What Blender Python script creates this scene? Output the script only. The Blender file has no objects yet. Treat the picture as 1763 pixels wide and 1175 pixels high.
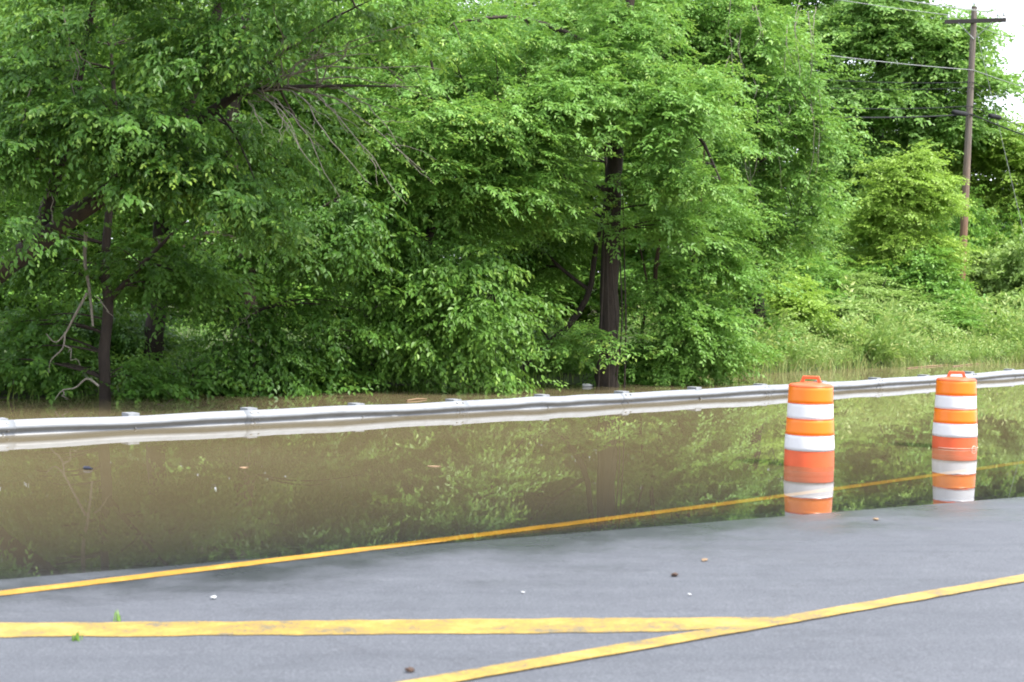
import bpy, bmesh, math, random
import numpy as np
from mathutils import Vector, Matrix

random.seed(7)
rng = np.random.default_rng(11)
scene = bpy.context.scene
COL = scene.collection

# ------------------------------------------------------------------ camera
FPX, IW, IH = 2560.0, 1763.0, 1175.0        # focal length in pixels of the photograph
CAM_H, ROLL = 1.78, 0.015
PITCH = math.atan((IH / 2 - 505) / FPX)
cam_data = bpy.data.cameras.new('camera')
cam_data.sensor_width = 36.0
cam_data.lens = FPX / IW * 36.0
cam_data.clip_start, cam_data.clip_end = 0.1, 3000
cam_data.dof.use_dof = True
cam_data.dof.focus_distance = 25.0
cam_data.dof.aperture_fstop = 3.5
cam = bpy.data.objects.new('camera', cam_data)
COL.objects.link(cam)
_c, _s = math.cos(ROLL), math.sin(ROLL)
RX = Matrix.Rotation(-PITCH, 3, 'X')
RIGHT, UP, FWD = RX @ Vector((_c, 0, _s)), RX @ Vector((-_s, 0, _c)), RX @ Vector((0, 1, 0))
cam.matrix_world = Matrix((
    (RIGHT.x, UP.x, -FWD.x, 0), (RIGHT.y, UP.y, -FWD.y, 0), (RIGHT.z, UP.z, -FWD.z, CAM_H), (0, 0, 0, 1)))
scene.camera = cam

# ------------------------------------------------------------------ sky, sun, exposure
SUN_EL, SUN_AZ = math.radians(57), math.radians(120)     # azimuth clockwise from +Y: behind the camera, to the right
world = bpy.data.worlds.new('World')
scene.world = world
world.use_nodes = True
wn, wl = world.node_tree.nodes, world.node_tree.links
wn.clear()
w_out = wn.new('ShaderNodeOutputWorld')
w_bg = wn.new('ShaderNodeBackground')
w_sky = wn.new('ShaderNodeTexSky')
w_sky.sky_type = 'NISHITA'
w_sky.sun_disc = False
w_sky.sun_elevation = SUN_EL
w_sky.sun_rotation = SUN_AZ
w_sky.dust_density = 2.0
w_mix = wn.new('ShaderNodeMix')
w_mix.data_type = 'RGBA'
w_mix.inputs[0].default_value = 0.72                     # thin bright cloud over the blue
w_mix.inputs[7].default_value = (8.6, 9.0, 9.8, 1)
wl.new(w_sky.outputs[0], w_mix.inputs[6])
wl.new(w_mix.outputs[2], w_bg.inputs[0])
w_bg.inputs[1].default_value = 0.105
wl.new(w_bg.outputs[0], w_out.inputs[0])

sun_data = bpy.data.lights.new('sun', 'SUN')
sun_data.energy = 3.0
sun_data.angle = math.radians(11)
sun_data.color = (1.0, 0.95, 0.86)
sun = bpy.data.objects.new('sun', sun_data)
COL.objects.link(sun)
_sd = Vector((math.sin(SUN_AZ) * math.cos(SUN_EL), math.cos(SUN_AZ) * math.cos(SUN_EL), math.sin(SUN_EL)))
sun.rotation_euler = _sd.to_track_quat('Z', 'Y').to_euler()

vs = scene.view_settings
vs.view_transform = 'Standard'
vs.look = 'None'
vs.exposure = 1.6
vs.gamma = 1.0
vs.use_curve_mapping = False
scene.cycles.filter_width = 1.9
scene.cycles.max_bounces = 8
scene.cycles.transparent_max_bounces = 8
scene.cycles.caustics_reflective = False
scene.cycles.caustics_refractive = False

# ------------------------------------------------------------------ geometry helpers
def pix_dir(px, py):
    u, v = (px - IW / 2) / FPX, -(py - IH / 2) / FPX
    return RIGHT * u + FWD + UP * v

def P(px, py, Y):
    """world point seen towards a pixel at forward distance Y"""
    d = pix_dir(px, py)
    q = Vector((0, 0, CAM_H)) + d * (Y / d.y)
    return np.array((q.x, q.y, q.z))

# the road is a plane that dips under the water; its z = 0 line is the shoreline
SH_N = Vector((0.503, -0.864))
SH_P = Vector((0.1, 10.80))
SLOPE = 0.038

def zroad(x, y):
    z = SLOPE * ((x - SH_P.x) * SH_N.x + (y - SH_P.y) * SH_N.y)
    return np.clip(z, -0.8, 0.7)

def on_road(px, py):
    d = pix_dir(px, py)
    g = SLOPE * (d.x * SH_N.x + d.y * SH_N.y)
    o = SLOPE * ((0 - SH_P.x) * SH_N.x + (0 - SH_P.y) * SH_N.y)
    t = (o - CAM_H) / (d.z - g)
    q = Vector((0, 0, CAM_H)) + d * t
    return np.array((q.x, q.y, q.z))

R_T = np.array((0.727, 0.687))           # along the road
R_N = np.array((-0.687, 0.727))          # away from the camera, across it
S_RAIL = 17.1

SHX = [-60, -12, -7.5, -2.5, 1.9, 4.4, 9.4, 15.4, 40, 120]
SHY = [-8, 20.5, 23.6, 28.0, 29.4, 33.5, 38.8, 43.8, 64, 130]

def zground(x, y):
    x, y = np.asarray(x, float), np.asarray(y, float)
    s = x * R_N[0] + y * R_N[1]
    zr = zroad(x, y) - 0.08
    zd = np.minimum(zr, zr - (s - 16.0) * 0.28)              # ditch behind the rail
    d = (y - np.interp(x, SHX, SHY)) * 0.75
    steep = np.interp(x, [-4, 2, 6, 40], [0.05, 0.06, 0.21, 0.2])
    bank = np.where(d > 0, 2.6 * (1 - np.exp(-d * steep / 2.6)), d * 0.16)
    bank = bank + np.where(d > 0, 0.05 * np.sin(x * 1.7 + y * .6) * np.minimum(d, 1), 0)
    far = np.maximum(bank, -1.3)
    return np.where(s < 16.0, zr, np.maximum(np.maximum(zd, -1.3), far))

def mesh_np(name, verts, faces, tint=None, smooth=False):
    """verts (n,3); faces (m,k) all of one k"""
    verts = np.asarray(verts, np.float32)
    faces = np.asarray(faces, np.int32)
    k = faces.shape[1]
    me = bpy.data.meshes.new(name)
    me.vertices.add(len(verts))
    me.vertices.foreach_set('co', verts.ravel())
    me.loops.add(faces.size)
    me.loops.foreach_set('vertex_index', faces.ravel())
    me.polygons.add(len(faces))
    me.polygons.foreach_set('loop_start', np.arange(0, faces.size, k, dtype=np.int32))
    me.polygons.foreach_set('use_smooth', np.full(len(faces), smooth, dtype=bool))
    me.update(calc_edges=True)
    if tint is not None:
        a = me.attributes.new('tint', 'FLOAT_COLOR', 'POINT')
        a.data.foreach_set('color', np.asarray(tint, np.float32).ravel())
    return me

def obj(name, me, mat, parent=None, loc=None):
    o = bpy.data.objects.new(name, me)
    COL.objects.link(o)
    if mat is not None:
        me.materials.append(mat)
    if parent is not None:
        o.parent = parent
    if loc is not None:
        o.location = loc
    return o

def tag(o, label, cat, group=None, kind=None):
    o['label'] = label
    if cat:
        o['category'] = cat
    if group:
        o['group'] = group
    if kind:
        o['kind'] = kind
    return o

def thing(name, label, cat, loc=(0, 0, 0), group=None):
    o = bpy.data.objects.new(name, None)
    o.empty_display_size = 0.2
    o.location = loc
    COL.objects.link(o)
    return tag(o, label, cat, group)

def tube(pts, radii, sides=6, ripple=0.0):
    """tapered tube along a polyline -> verts, quads"""
    pts = np.asarray(pts, float)
    radii = np.asarray(radii, float)
    n = len(pts)
    tang = np.gradient(pts, axis=0)
    tang /= np.linalg.norm(tang, axis=1)[:, None] + 1e-9
    ref = np.array((0.31, 0.77, 0.55))
    a = np.cross(tang, ref)
    a /= np.linalg.norm(a, axis=1)[:, None] + 1e-9
    b = np.cross(tang, a)
    ang = np.linspace(0, 2 * np.pi, sides, endpoint=False)
    rr = radii[:, None] * (1 + ripple * np.sin(ang * 3 + 1 + np.arange(n)[:, None] * .35) * 0.5
                           + ripple * rng.uniform(-1, 1, (n, sides)))
    v = pts[:, None, :] + rr[:, :, None] * (np.cos(ang)[None, :, None] * a[:, None, :]
                                            + np.sin(ang)[None, :, None] * b[:, None, :])
    i = np.arange(n - 1)[:, None] * sides
    j = np.arange(sides)[None, :]
    j2 = (j + 1) % sides
    q = np.stack((i + j, i + j2, i + sides + j2, i + sides + j), -1).reshape(-1, 4)
    return v.reshape(-1, 3), q

def join(parts):
    V, F, o = [], [], 0
    for v, f in parts:
        V.append(v)
        F.append(f + o)
        o += len(v)
    return np.concatenate(V), np.concatenate(F)

def resample(pts, radii, n):
    pts, radii = np.asarray(pts, float), np.asarray(radii, float)
    k = len(pts)
    t = np.linspace(0, k - 1, n)
    # Catmull-Rom
    i = np.clip(np.floor(t).astype(int), 0, k - 2)
    u = (t - i)[:, None]
    p0, p1 = pts[np.maximum(i - 1, 0)], pts[i]
    p2, p3 = pts[i + 1], pts[np.minimum(i + 2, k - 1)]
    q = 0.5 * ((2 * p1) + (p2 - p0) * u + (2 * p0 - 5 * p1 + 4 * p2 - p3) * u ** 2 + (3 * p1 - p0 - 3 * p2 + p3) * u ** 3)
    return q, np.interp(t, np.arange(k), radii)

def box(sx, sy, sz, c=(0, 0, 0)):
    x, y, z = sx / 2, sy / 2, sz / 2
    v = np.array([(-x, -y, -z), (x, -y, -z), (x, y, -z), (-x, y, -z), (-x, -y, z), (x, -y, z), (x, y, z), (-x, y, z)]) + np.array(c)
    f = np.array([(0, 3, 2, 1), (4, 5, 6, 7), (0, 1, 5, 4), (1, 2, 6, 5), (2, 3, 7, 6), (3, 0, 4, 7)])
    return v, f

def lathe(prof, sides=32, loc=(0, 0, 0)):
    prof = np.asarray(prof, float)
    ang = np.linspace(0, 2 * np.pi, sides, endpoint=False)
    v = np.stack((prof[:, 0, None] * np.cos(ang), prof[:, 0, None] * np.sin(ang),
                  np.repeat(prof[:, 1, None], sides, 1)), -1).reshape(-1, 3) + np.array(loc)
    n = len(prof)
    i = np.arange(n - 1)[:, None] * sides
    j = np.arange(sides)[None, :]
    j2 = (j + 1) % sides
    q = np.stack((i + j, i + j2, i + sides + j2, i + sides + j), -1).reshape(-1, 4)
    return v, q

# ------------------------------------------------------------------ materials
def new_mat(name):
    m = bpy.data.materials.new(name)
    m.use_nodes = True
    nt = m.node_tree
    bs = nt.nodes['Principled BSDF']
    return m, nt, bs

def node(nt, kind, **kw):
    n = nt.nodes.new(kind)
    for k, v in kw.items():
        setattr(n, k, v)
    return n

def noise(nt, scale, detail=4, rough=0.55, coord='Object', stretch=None):
    tc = node(nt, 'ShaderNodeTexCoord')
    src = tc.outputs[coord]
    if stretch:
        mp = node(nt, 'ShaderNodeMapping')
        mp.inputs['Scale'].default_value = stretch
        nt.links.new(src, mp.inputs[0])
        src = mp.outputs[0]
    n = node(nt, 'ShaderNodeTexNoise')
    n.inputs['Scale'].default_value = scale
    n.inputs['Detail'].default_value = detail
    n.inputs['Roughness'].default_value = rough
    nt.links.new(src, n.inputs['Vector'])
    return n

def ramp(nt, fac, stops):
    r = node(nt, 'ShaderNodeValToRGB')
    e = r.color_ramp.elements
    while len(e) > 1:
        e.remove(e[-1])
    e[0].position, e[0].color = stops[0][0], tuple(stops[0][1]) + (1,)
    for p, c in stops[1:]:
        x = e.new(p)
        x.color = tuple(c) + (1,)
    nt.links.new(fac, r.inputs[0])
    return r

def mixc(nt, fac, a, b, blend='MIX'):
    m = node(nt, 'ShaderNodeMix', data_type='RGBA', blend_type=blend)
    for sock, val in ((0, fac), (6, a), (7, b)):
        if hasattr(val, 'is_linked') or hasattr(val, 'links'):
            nt.links.new(val, m.inputs[sock])
        elif sock == 0:
            m.inputs[0].default_value = val
        else:
            m.inputs[sock].default_value = tuple(val) + (1,)
    return m.outputs[2]

def math_n(nt, op, a, b=None, clamp=False):
    m = node(nt, 'ShaderNodeMath', operation=op, use_clamp=clamp)
    for i, v in enumerate((a, b)):
        if v is None:
            continue
        if hasattr(v, 'links'):
            nt.links.new(v, m.inputs[i])
        else:
            m.inputs[i].default_value = v
    return m.outputs[0]

def bump(nt, bs, height, strength, dist=0.01):
    b = node(nt, 'ShaderNodeBump')
    b.inputs['Strength'].default_value = strength
    b.inputs['Distance'].default_value = dist
    nt.links.new(height, b.inputs['Height'])
    nt.links.new(b.outputs[0], bs.inputs['Normal'])
    return b

def simple_mat(name, col, rough=0.6, metal=0.0, var=0.15, scale=8.0, spec=0.5, coat=0):
    m, nt, bs = new_mat(name)
    n = noise(nt, scale)
    lo = tuple(c * (1 - var) for c in col)
    hi = tuple(min(1, c * (1 + var)) for c in col)
    r = ramp(nt, n.outputs['Fac'], [(0.3, lo), (0.7, hi)])
    nt.links.new(r.outputs[0], bs.inputs['Base Color'])
    bs.inputs['Roughness'].default_value = rough
    bs.inputs['Metallic'].default_value = metal
    bs.inputs['Specular IOR Level'].default_value = spec
    return m

def leaf_mat(name, dark, light, young, gloss=0.45, trans=0.40):
    m, nt, bs = new_mat(name)
    at = node(nt, 'ShaderNodeAttribute', attribute_name='tint')
    sp = node(nt, 'ShaderNodeSeparateColor')
    nt.links.new(at.outputs['Color'], sp.inputs[0])
    base = mixc(nt, sp.outputs[0], dark, light)
    col = mixc(nt, sp.outputs[1], base, young)
    nt.links.new(col, bs.inputs['Base Color'])
    bs.inputs['Roughness'].default_value = gloss
    bs.inputs['Specular IOR Level'].default_value = 0.36
    tr = node(nt, 'ShaderNodeBsdfTranslucent')
    tcol = mixc(nt, 0.30, col, (0.32, 0.48, 0.07))
    nt.links.new(tcol, tr.inputs[0])
    mx = node(nt, 'ShaderNodeMixShader')
    mx.inputs[0].default_value = trans
    nt.links.new(bs.outputs[0], mx.inputs[1])
    nt.links.new(tr.outputs[0], mx.inputs[2])
    nt.links.new(mx.outputs[0], nt.nodes['Material Output'].inputs[0])
    return m

LEAF = {  # a slight pale haze is put into these greens by extra blue
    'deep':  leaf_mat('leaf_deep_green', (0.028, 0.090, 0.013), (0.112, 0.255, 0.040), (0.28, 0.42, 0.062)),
    'mid':   leaf_mat('leaf_mid_green', (0.065, 0.170, 0.024), (0.165, 0.325, 0.055), (0.33, 0.47, 0.080)),
    'light': leaf_mat('leaf_light_green', (0.098, 0.235, 0.036), (0.195, 0.380, 0.078), (0.37, 0.50, 0.095)),
    'lime':  leaf_mat('leaf_lime_green', (0.200, 0.340, 0.045), (0.305, 0.460, 0.080), (0.41, 0.53, 0.10)),
    'cool':  leaf_mat('leaf_cool_green', (0.125, 0.260, 0.055), (0.235, 0.415, 0.105), (0.35, 0.50, 0.11)),
    'weed':  leaf_mat('leaf_weed_green', (0.165, 0.285, 0.065), (0.275, 0.405, 0.115), (0.44, 0.48, 0.17)),
}

def bark_mat(name, dark, light, scale=9):
    m, nt, bs = new_mat(name)
    n = noise(nt, scale, 8, 0.72, stretch=(1, 1, 0.3))
    r = ramp(nt, n.outputs['Fac'], [(0.3, dark), (0.75, light)])
    nt.links.new(r.outputs[0], bs.inputs['Base Color'])
    bs.inputs['Roughness'].default_value = 0.9
    bump(nt, bs, n.outputs['Fac'], 0.8, 0.03)
    return m

BARK = bark_mat('bark_dark_brown', (0.014, 0.010, 0.008), (0.060, 0.043, 0.032))
BARK_RED = bark_mat('bark_reddish_brown', (0.030, 0.019, 0.013), (0.10, 0.062, 0.040))
TWIG = bark_mat('dead_twig_grey', (0.12, 0.105, 0.085), (0.30, 0.265, 0.215), 20)

# ground: damp soil under low green growth
GROUND, nt, bs = new_mat('bank_soil')
n1 = noise(nt, 0.8, 6)
r1 = ramp(nt, n1.outputs['Fac'], [(0.3, (0.045, 0.040, 0.022)), (0.55, (0.055, 0.085, 0.025)), (0.8, (0.09, 0.13, 0.04))])
nt.links.new(r1.outputs[0], bs.inputs['Base Color'])
bs.inputs['Roughness'].default_value = 0.95
n2 = noise(nt, 14, 5)
bump(nt, bs, n2.outputs['Fac'], 0.8, 0.05)

# asphalt: dry grey aggregate, darker and glossier where it is wet by the water's edge
ASPHALT, nt, bs = new_mat('asphalt')
geo = node(nt, 'ShaderNodeNewGeometry')
sx = node(nt, 'ShaderNodeSeparateXYZ')
nt.links.new(geo.outputs['Position'], sx.inputs[0])
n_big = noise(nt, 0.35, 5, 0.6)
n_mid = noise(nt, 3.0, 6, 0.7, stretch=(1, 1, 1))
n_agg = noise(nt, 75, 5, 0.85)
n_spk = noise(nt, 420, 2, 0.9)
n_wet = noise(nt, 0.9, 6, 0.65)
c1 = ramp(nt, n_agg.outputs['Fac'], [(0.30, (0.024, 0.027, 0.034)), (0.5, (0.063, 0.069, 0.083)), (0.70, (0.145, 0.150, 0.168))])
c2 = mixc(nt, 0.55, c1.outputs[0], ramp(nt, n_mid.outputs['Fac'], [(0.3, (0.40, 0.40, 0.42)), (0.7, (0.60, 0.60, 0.60))]).outputs[0], 'OVERLAY')
c2 = mixc(nt, 0.5, c2, ramp(nt, n_big.outputs['Fac'], [(0.3, (0.42, 0.43, 0.44)), (0.7, (0.58, 0.57, 0.57))]).outputs[0], 'OVERLAY')
mp = node(nt, 'ShaderNodeMapping')
mp.inputs['Rotation'].default_value = (0, 0, -0.757)
mp.inputs['Scale'].default_value = (0.10, 1.6, 1)
nt.links.new(geo.outputs['Position'], mp.inputs[0])
n_str = node(nt, 'ShaderNodeTexNoise')
n_str.inputs['Scale'].default_value = 2.2
n_str.inputs['Detail'].default_value = 7
n_str.inputs['Roughness'].default_value = 0.7
nt.links.new(mp.outputs[0], n_str.inputs['Vector'])
c2 = mixc(nt, 0.6, c2, ramp(nt, n_str.outputs['Fac'], [(0.3, (0.38, 0.39, 0.40)), (0.7, (0.62, 0.61, 0.60))]).outputs[0], 'OVERLAY')
# hairline cracks
vor = node(nt, 'ShaderNodeTexVoronoi', feature='DISTANCE_TO_EDGE')
vor.inputs['Scale'].default_value = 0.42
vd = noise(nt, 2.5, 5, 0.7)
va = node(nt, 'ShaderNodeVectorMath', operation='ADD')
vs_ = node(nt, 'ShaderNodeVectorMath', operation='SCALE')
vs_.inputs['Scale'].default_value = 0.9
nt.links.new(vd.outputs['Color'], vs_.inputs[0])
nt.links.new(geo.outputs['Position'], va.inputs[0])
nt.links.new(vs_.outputs[0], va.inputs[1])
nt.links.new(va.outputs[0], vor.inputs['Vector'])
crk = ramp(nt, vor.outputs['Distance'], [(0.0, (0.55, 0.55, 0.55)), (0.007, (1, 1, 1))])
c2 = mixc(nt, 0.55, c2, crk.outputs[0], 'MULTIPLY')
# wet mask: height above the water plus a ragged capillary edge
w = math_n(nt, 'ADD', sx.outputs['Z'], math_n(nt, 'MULTIPLY', math_n(nt, 'SUBTRACT', n_wet.outputs['Fac'], 0.5), -0.16))
mr = node(nt, 'ShaderNodeMapRange', interpolation_type='SMOOTHSTEP')
mr.inputs['From Min'].default_value = 0.075
mr.inputs['From Max'].default_value = -0.005
nt.links.new(w, mr.inputs[0])
wet = mr.outputs[0]
dk = mixc(nt, 1.0, c2, (0.50, 0.50, 0.50), 'MULTIPLY')
cc = mixc(nt, wet, c2, dk)
nt.links.new(cc, bs.inputs['Base Color'])
rg = node(nt, 'ShaderNodeMapRange')
rg.inputs['To Min'].default_value = 0.78
rg.inputs['To Max'].default_value = 0.27
nt.links.new(wet, rg.inputs[0])
nt.links.new(rg.outputs[0], bs.inputs['Roughness'])
bs.inputs['Specular IOR Level'].default_value = 0.5
bump(nt, bs, n_agg.outputs['Fac'], 0.35, 0.004)

# worn thermoplastic yellow paint
def paint_mat(name, col, worn):
    m, nt, bs = new_mat(name)
    a = noise(nt, 55, 5, 0.75)
    b = noise(nt, 4.0, 5, 0.7)
    s = math_n(nt, 'ADD', math_n(nt, 'MULTIPLY', a.outputs['Fac'], 0.45), math_n(nt, 'MULTIPLY', b.outputs['Fac'], 0.55))
    r = ramp(nt, s, [(worn - 0.03, (0.105, 0.095, 0.075)), (worn + 0.025, tuple(c * 0.80 for c in col)), (0.52, col), (0.60, tuple(c * 1.2 + .035 for c in col))])
    nt.links.new(r.outputs[0], bs.inputs['Base Color'])
    bs.inputs['Roughness'].default_value = 0.55
    bump(nt, bs, a.outputs['Fac'], 0.2, 0.003)
    return m
PAINT = paint_mat('yellow_line_paint', (0.34, 0.180, 0.006), 0.40)
PAINT_PALE = paint_mat('faded_yellow_paint', (0.305, 0.200, 0.033), 0.44)

# flood water: mirror-like surface over silty brown water that hides the bottom with depth
WATER, nt, bs = new_mat('flood_water')
nt.nodes.remove(bs)
out = nt.nodes['Material Output']
geo = node(nt, 'ShaderNodeNewGeometry')
sx = node(nt, 'ShaderNodeSeparateXYZ')
nt.links.new(geo.outputs['Position'], sx.inputs[0])
dep = math_n(nt, 'ADD', math_n(nt, 'MULTIPLY', math_n(nt, 'SUBTRACT', sx.outputs['X'], SH_P.x), -SLOPE * SH_N.x),
             math_n(nt, 'MULTIPLY', math_n(nt, 'SUBTRACT', sx.outputs['Y'], SH_P.y), -SLOPE * SH_N.y))
dep = math_n(nt, 'MAXIMUM', dep, 0.0)
clear = math_n(nt, 'POWER', 2.718, math_n(nt, 'MULTIPLY', dep, -4.5))
silt_n = noise(nt, 0.25, 4, coord='Object')
silt = node(nt, 'ShaderNodeBsdfDiffuse')
nt.links.new(ramp(nt, silt_n.outputs['Fac'], [(0.3, (0.170, 0.136, 0.074)), (0.7, (0.205, 0.168, 0.098))]).outputs[0], silt.inputs[0])
tr = node(nt, 'ShaderNodeBsdfTransparent')
tr.inputs[0].default_value = (0.94, 0.93, 0.86, 1)
body = node(nt, 'ShaderNodeMixShader')
nt.links.new(clear, body.inputs[0])
nt.links.new(silt.outputs[0], body.inputs[1])
nt.links.new(tr.outputs[0], body.inputs[2])
gl = node(nt, 'ShaderNodeBsdfGlossy')
gl.inputs['Roughness'].default_value = 0.004
gl.inputs[0].default_value = (0.97, 0.98, 1, 1)
rip = noise(nt, 1.6, 3, 0.5, stretch=(1.0, 0.45, 1))
rip2 = noise(nt, 9.0, 2, 0.5, stretch=(1.0, 0.6, 1))
hh = math_n(nt, 'ADD', rip.outputs['Fac'], math_n(nt, 'MULTIPLY', rip2.outputs['Fac'], 0.14))
bp = node(nt, 'ShaderNodeBump')
bp.inputs['Strength'].default_value = 0.045
bp.inputs['Distance'].default_value = 0.02
nt.links.new(hh, bp.inputs['Height'])
nt.links.new(bp.outputs[0], gl.inputs['Normal'])
fr = node(nt, 'ShaderNodeFresnel')
fr.inputs['IOR'].default_value = 1.33
top = node(nt, 'ShaderNodeMixShader')
nt.links.new(fr.outputs[0], top.inputs[0])
nt.links.new(body.outputs[0], top.inputs[1])
nt.links.new(gl.outputs[0], top.inputs[2])
nt.links.new(top.outputs[0], out.inputs[0])

# galvanised steel with water marks
STEEL, nt, bs = new_mat('galvanised_steel')
n = noise(nt, 5, 6, 0.7, stretch=(1, 1, 3))
r = ramp(nt, n.outputs['Fac'], [(0.25, (0.15, 0.158, 0.172)), (0.5, (0.20, 0.215, 0.24)), (0.75, (0.235, 0.25, 0.28))])
nt.links.new(r.outputs[0], bs.inputs['Base Color'])
bs.inputs['Metallic'].default_value = 0.0
bs.inputs['Roughness'].default_value = 0.48
STEEL_DARK = simple_mat('bolt_steel', (0.20, 0.20, 0.20), 0.5, 0.7)
BLOCK = simple_mat('weathered_block', (0.20, 0.215, 0.235), 0.8, 0, 0.35, 12)
POST = simple_mat('post_steel', (0.30, 0.31, 0.31), 0.6, 0.5)

ORANGE = simple_mat('orange_plastic', (0.62, 0.095, 0.026), 0.45, 0, 0.12, 4)
ORANGE_SHEET = simple_mat('orange_reflective_sheeting', (0.78, 0.185, 0.006), 0.32, 0, 0.05, 4)
WHITE_SHEET = simple_mat('white_reflective_sheeting', (0.62, 0.62, 0.645), 0.35, 0, 0.06, 4)
RUBBER = simple_mat('black_rubber', (0.03, 0.03, 0.03), 0.9)
PALE_CORD = simple_mat('pale_cord', (0.60, 0.42, 0.34), 0.8)
WIRE = simple_mat('wire_aluminium', (0.33, 0.34, 0.35), 0.5, 0.5)
CABLE = simple_mat('black_cable', (0.02, 0.021, 0.025), 0.8, spec=.2)
CERAMIC = simple_mat('insulator_ceramic', (0.55, 0.57, 0.60), 0.25)
WHITE_LITTER = simple_mat('white_plastic', (0.42, 0.43, 0.44), 0.35)
BLUE_LITTER = simple_mat('dark_blue_plastic', (0.012, 0.014, 0.03), 0.4)
TAN_LITTER = simple_mat('tan_bark_scrap', (0.21, 0.14, 0.08), 0.85)
ROT_LITTER = simple_mat('dark_wet_scrap', (0.06, 0.035, 0.025), 0.85)
DARK_TIMBER = simple_mat('dark_crossarm_timber', (0.055, 0.045, 0.042), 0.85, 0, 0.4, 20)

POLE, nt, bs = new_mat('weathered_pole_wood')
tc = node(nt, 'ShaderNodeTexCoord')
sz = node(nt, 'ShaderNodeSeparateXYZ')
nt.links.new(tc.outputs['Object'], sz.inputs[0])
n = noise(nt, 22, 6, 0.7, stretch=(1, 1, 0.05))
grey = ramp(nt, n.outputs['Fac'], [(0.3, (0.075, 0.060, 0.050)), (0.72, (0.185, 0.155, 0.135))])
red = ramp(nt, n.outputs['Fac'], [(0.3, (0.12, 0.058, 0.034)), (0.72, (0.28, 0.15, 0.085))])
n3 = noise(nt, 1.3, 4, 0.6, stretch=(3, 3, 1))
zz = math_n(nt, 'ADD', sz.outputs['Z'], math_n(nt, 'MULTIPLY', n3.outputs['Fac'], 2.2))
mr = node(nt, 'ShaderNodeMapRange')
mr.inputs['From Min'].default_value = 7.2
mr.inputs['From Max'].default_value = 3.0
nt.links.new(zz, mr.inputs[0])
nt.links.new(mixc(nt, mr.outputs[0], grey.outputs[0], red.outputs[0]), bs.inputs['Base Color'])
bs.inputs['Roughness'].default_value = 0.9
bump(nt, bs, n.outputs['Fac'], 0.6, 0.02)

# ------------------------------------------------------------------ setting: ground, road, water
gx = np.unique(np.concatenate((np.linspace(-1200, -60, 12), np.linspace(-60, 90, 151), np.linspace(90, 1200, 12))))
gy = np.unique(np.concatenate((np.linspace(-900, -30, 8), np.linspace(-30, 110, 141), np.linspace(110, 2000, 16))))
GX, GY = np.meshgrid(gx, gy)
GZ = zground(GX, GY)
nx, ny = len(gx), len(gy)
ii = (np.arange(ny - 1)[:, None] * nx + np.arange(nx - 1)[None, :])
gq = np.stack((ii, ii + 1, ii + nx + 1, ii + nx), -1).reshape(-1, 4)
ground = obj('ground', mesh_np('ground', np.stack((GX, GY, GZ), -1).reshape(-1, 3), gq, smooth=True), GROUND)
ground['kind'] = 'structure'

ts = np.linspace(-60, 140, 101)
ss = np.concatenate((np.linspace(-25, 16.3, 43), [16.35]))
TT, SS = np.meshgrid(ts, ss)
RXX, RYY = TT * R_T[0] + SS * R_N[0], TT * R_T[1] + SS * R_N[1]
RZZ = zroad(RXX, RYY)
RZZ[-1] -= 0.25
nx, ny = len(ts), len(ss)
ii = (np.arange(ny - 1)[:, None] * nx + np.arange(nx - 1)[None, :])
rq = np.stack((ii, ii + 1, ii + nx + 1, ii + nx), -1).reshape(-1, 4)
road = obj('road', mesh_np('road', np.stack((RXX, RYY, RZZ), -1).reshape(-1, 3), rq, smooth=True), ASPHALT)
road['kind'] = 'structure'

def strip(name, line, width, mat, lift=0.004, label=None, ragged=0.006, closed_pts=None):
    """painted line that follows the road surface, with slightly ragged edges"""
    line = np.asarray(line)[:, :2]
    d = np.linalg.norm(np.diff(line, axis=0), axis=1)
    acc = np.concatenate(([0], np.cumsum(d)))
    n = int(acc[-1] / 0.12) + 2
    u = np.linspace(0, acc[-1], n)
    c = np.stack((np.interp(u, acc, line[:, 0]), np.interp(u, acc, line[:, 1])), 1)
    t = np.gradient(c, axis=0)
    t /= np.linalg.norm(t, axis=1)[:, None]
    nn = np.stack((-t[:, 1], t[:, 0]), 1)
    w = np.broadcast_to(width if np.isscalar(width) else np.interp(u, acc, width), (n,))
    a = c + nn * (w / 2 + rng.normal(0, ragged, n))[:, None]
    b = c - nn * (w / 2 + rng.normal(0, ragged, n))[:, None]
    v = np.concatenate((a, b))
    v = np.c_[v, zroad(v[:, 0], v[:, 1]) + lift]
    i = np.arange(n - 1)
    q = np.stack((i + n, i + n + 1, i + 1, i), -1)
    o = obj(name, mesh_np(name, v, q), mat, road)
    if label:
        o['label'] = label
    return o

L1 = np.array([on_road(*p) for p in ((0, 1017), (300, 992), (600, 955), (970, 900), (1300, 861), (1460, 840), (1570, 824), (1682, 808), (1763, 797))])
l1t, l1s = L1[:, 0] * R_T[0] + L1[:, 1] * R_T[1], L1[:, 0] * R_N[0] + L1[:, 1] * R_N[1]
pf = np.polyfit(l1t, l1s, 2)
tt_ = np.linspace(l1t[0] - 2.5, l1t[-1] + 4, 40)
L1 = np.stack([tt_ * R_T[k] + np.polyval(pf, tt_) * R_N[k] for k in (0, 1)] + [tt_ * 0], 1)
strip('edge_line', L1, 0.165, PAINT, 0.004, 'yellow edge line that runs under the flood water', 0.003)
L2 = [on_road(*p) for p in ((300, 1253), (863, 1155), (1380, 1065), (1763, 997), (2200, 920))]
strip('edge_line', L2, 0.15, PAINT_PALE, 0.008, 'near yellow line crossing the lower right of the road', 0.003)
L3 = [on_road(*p) for p in ((-300, 1090), (0, 1086), (440, 1082.5), (880, 1079), (1120, 1077), (1390, 1066))]
strip('gore_stripe', L3, [0.36, 0.36, 0.37, 0.38, 0.38, 0.08], PAINT_PALE, 0.004, 'wide faded yellow stripe tapering into the near line', 0.010)

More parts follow.
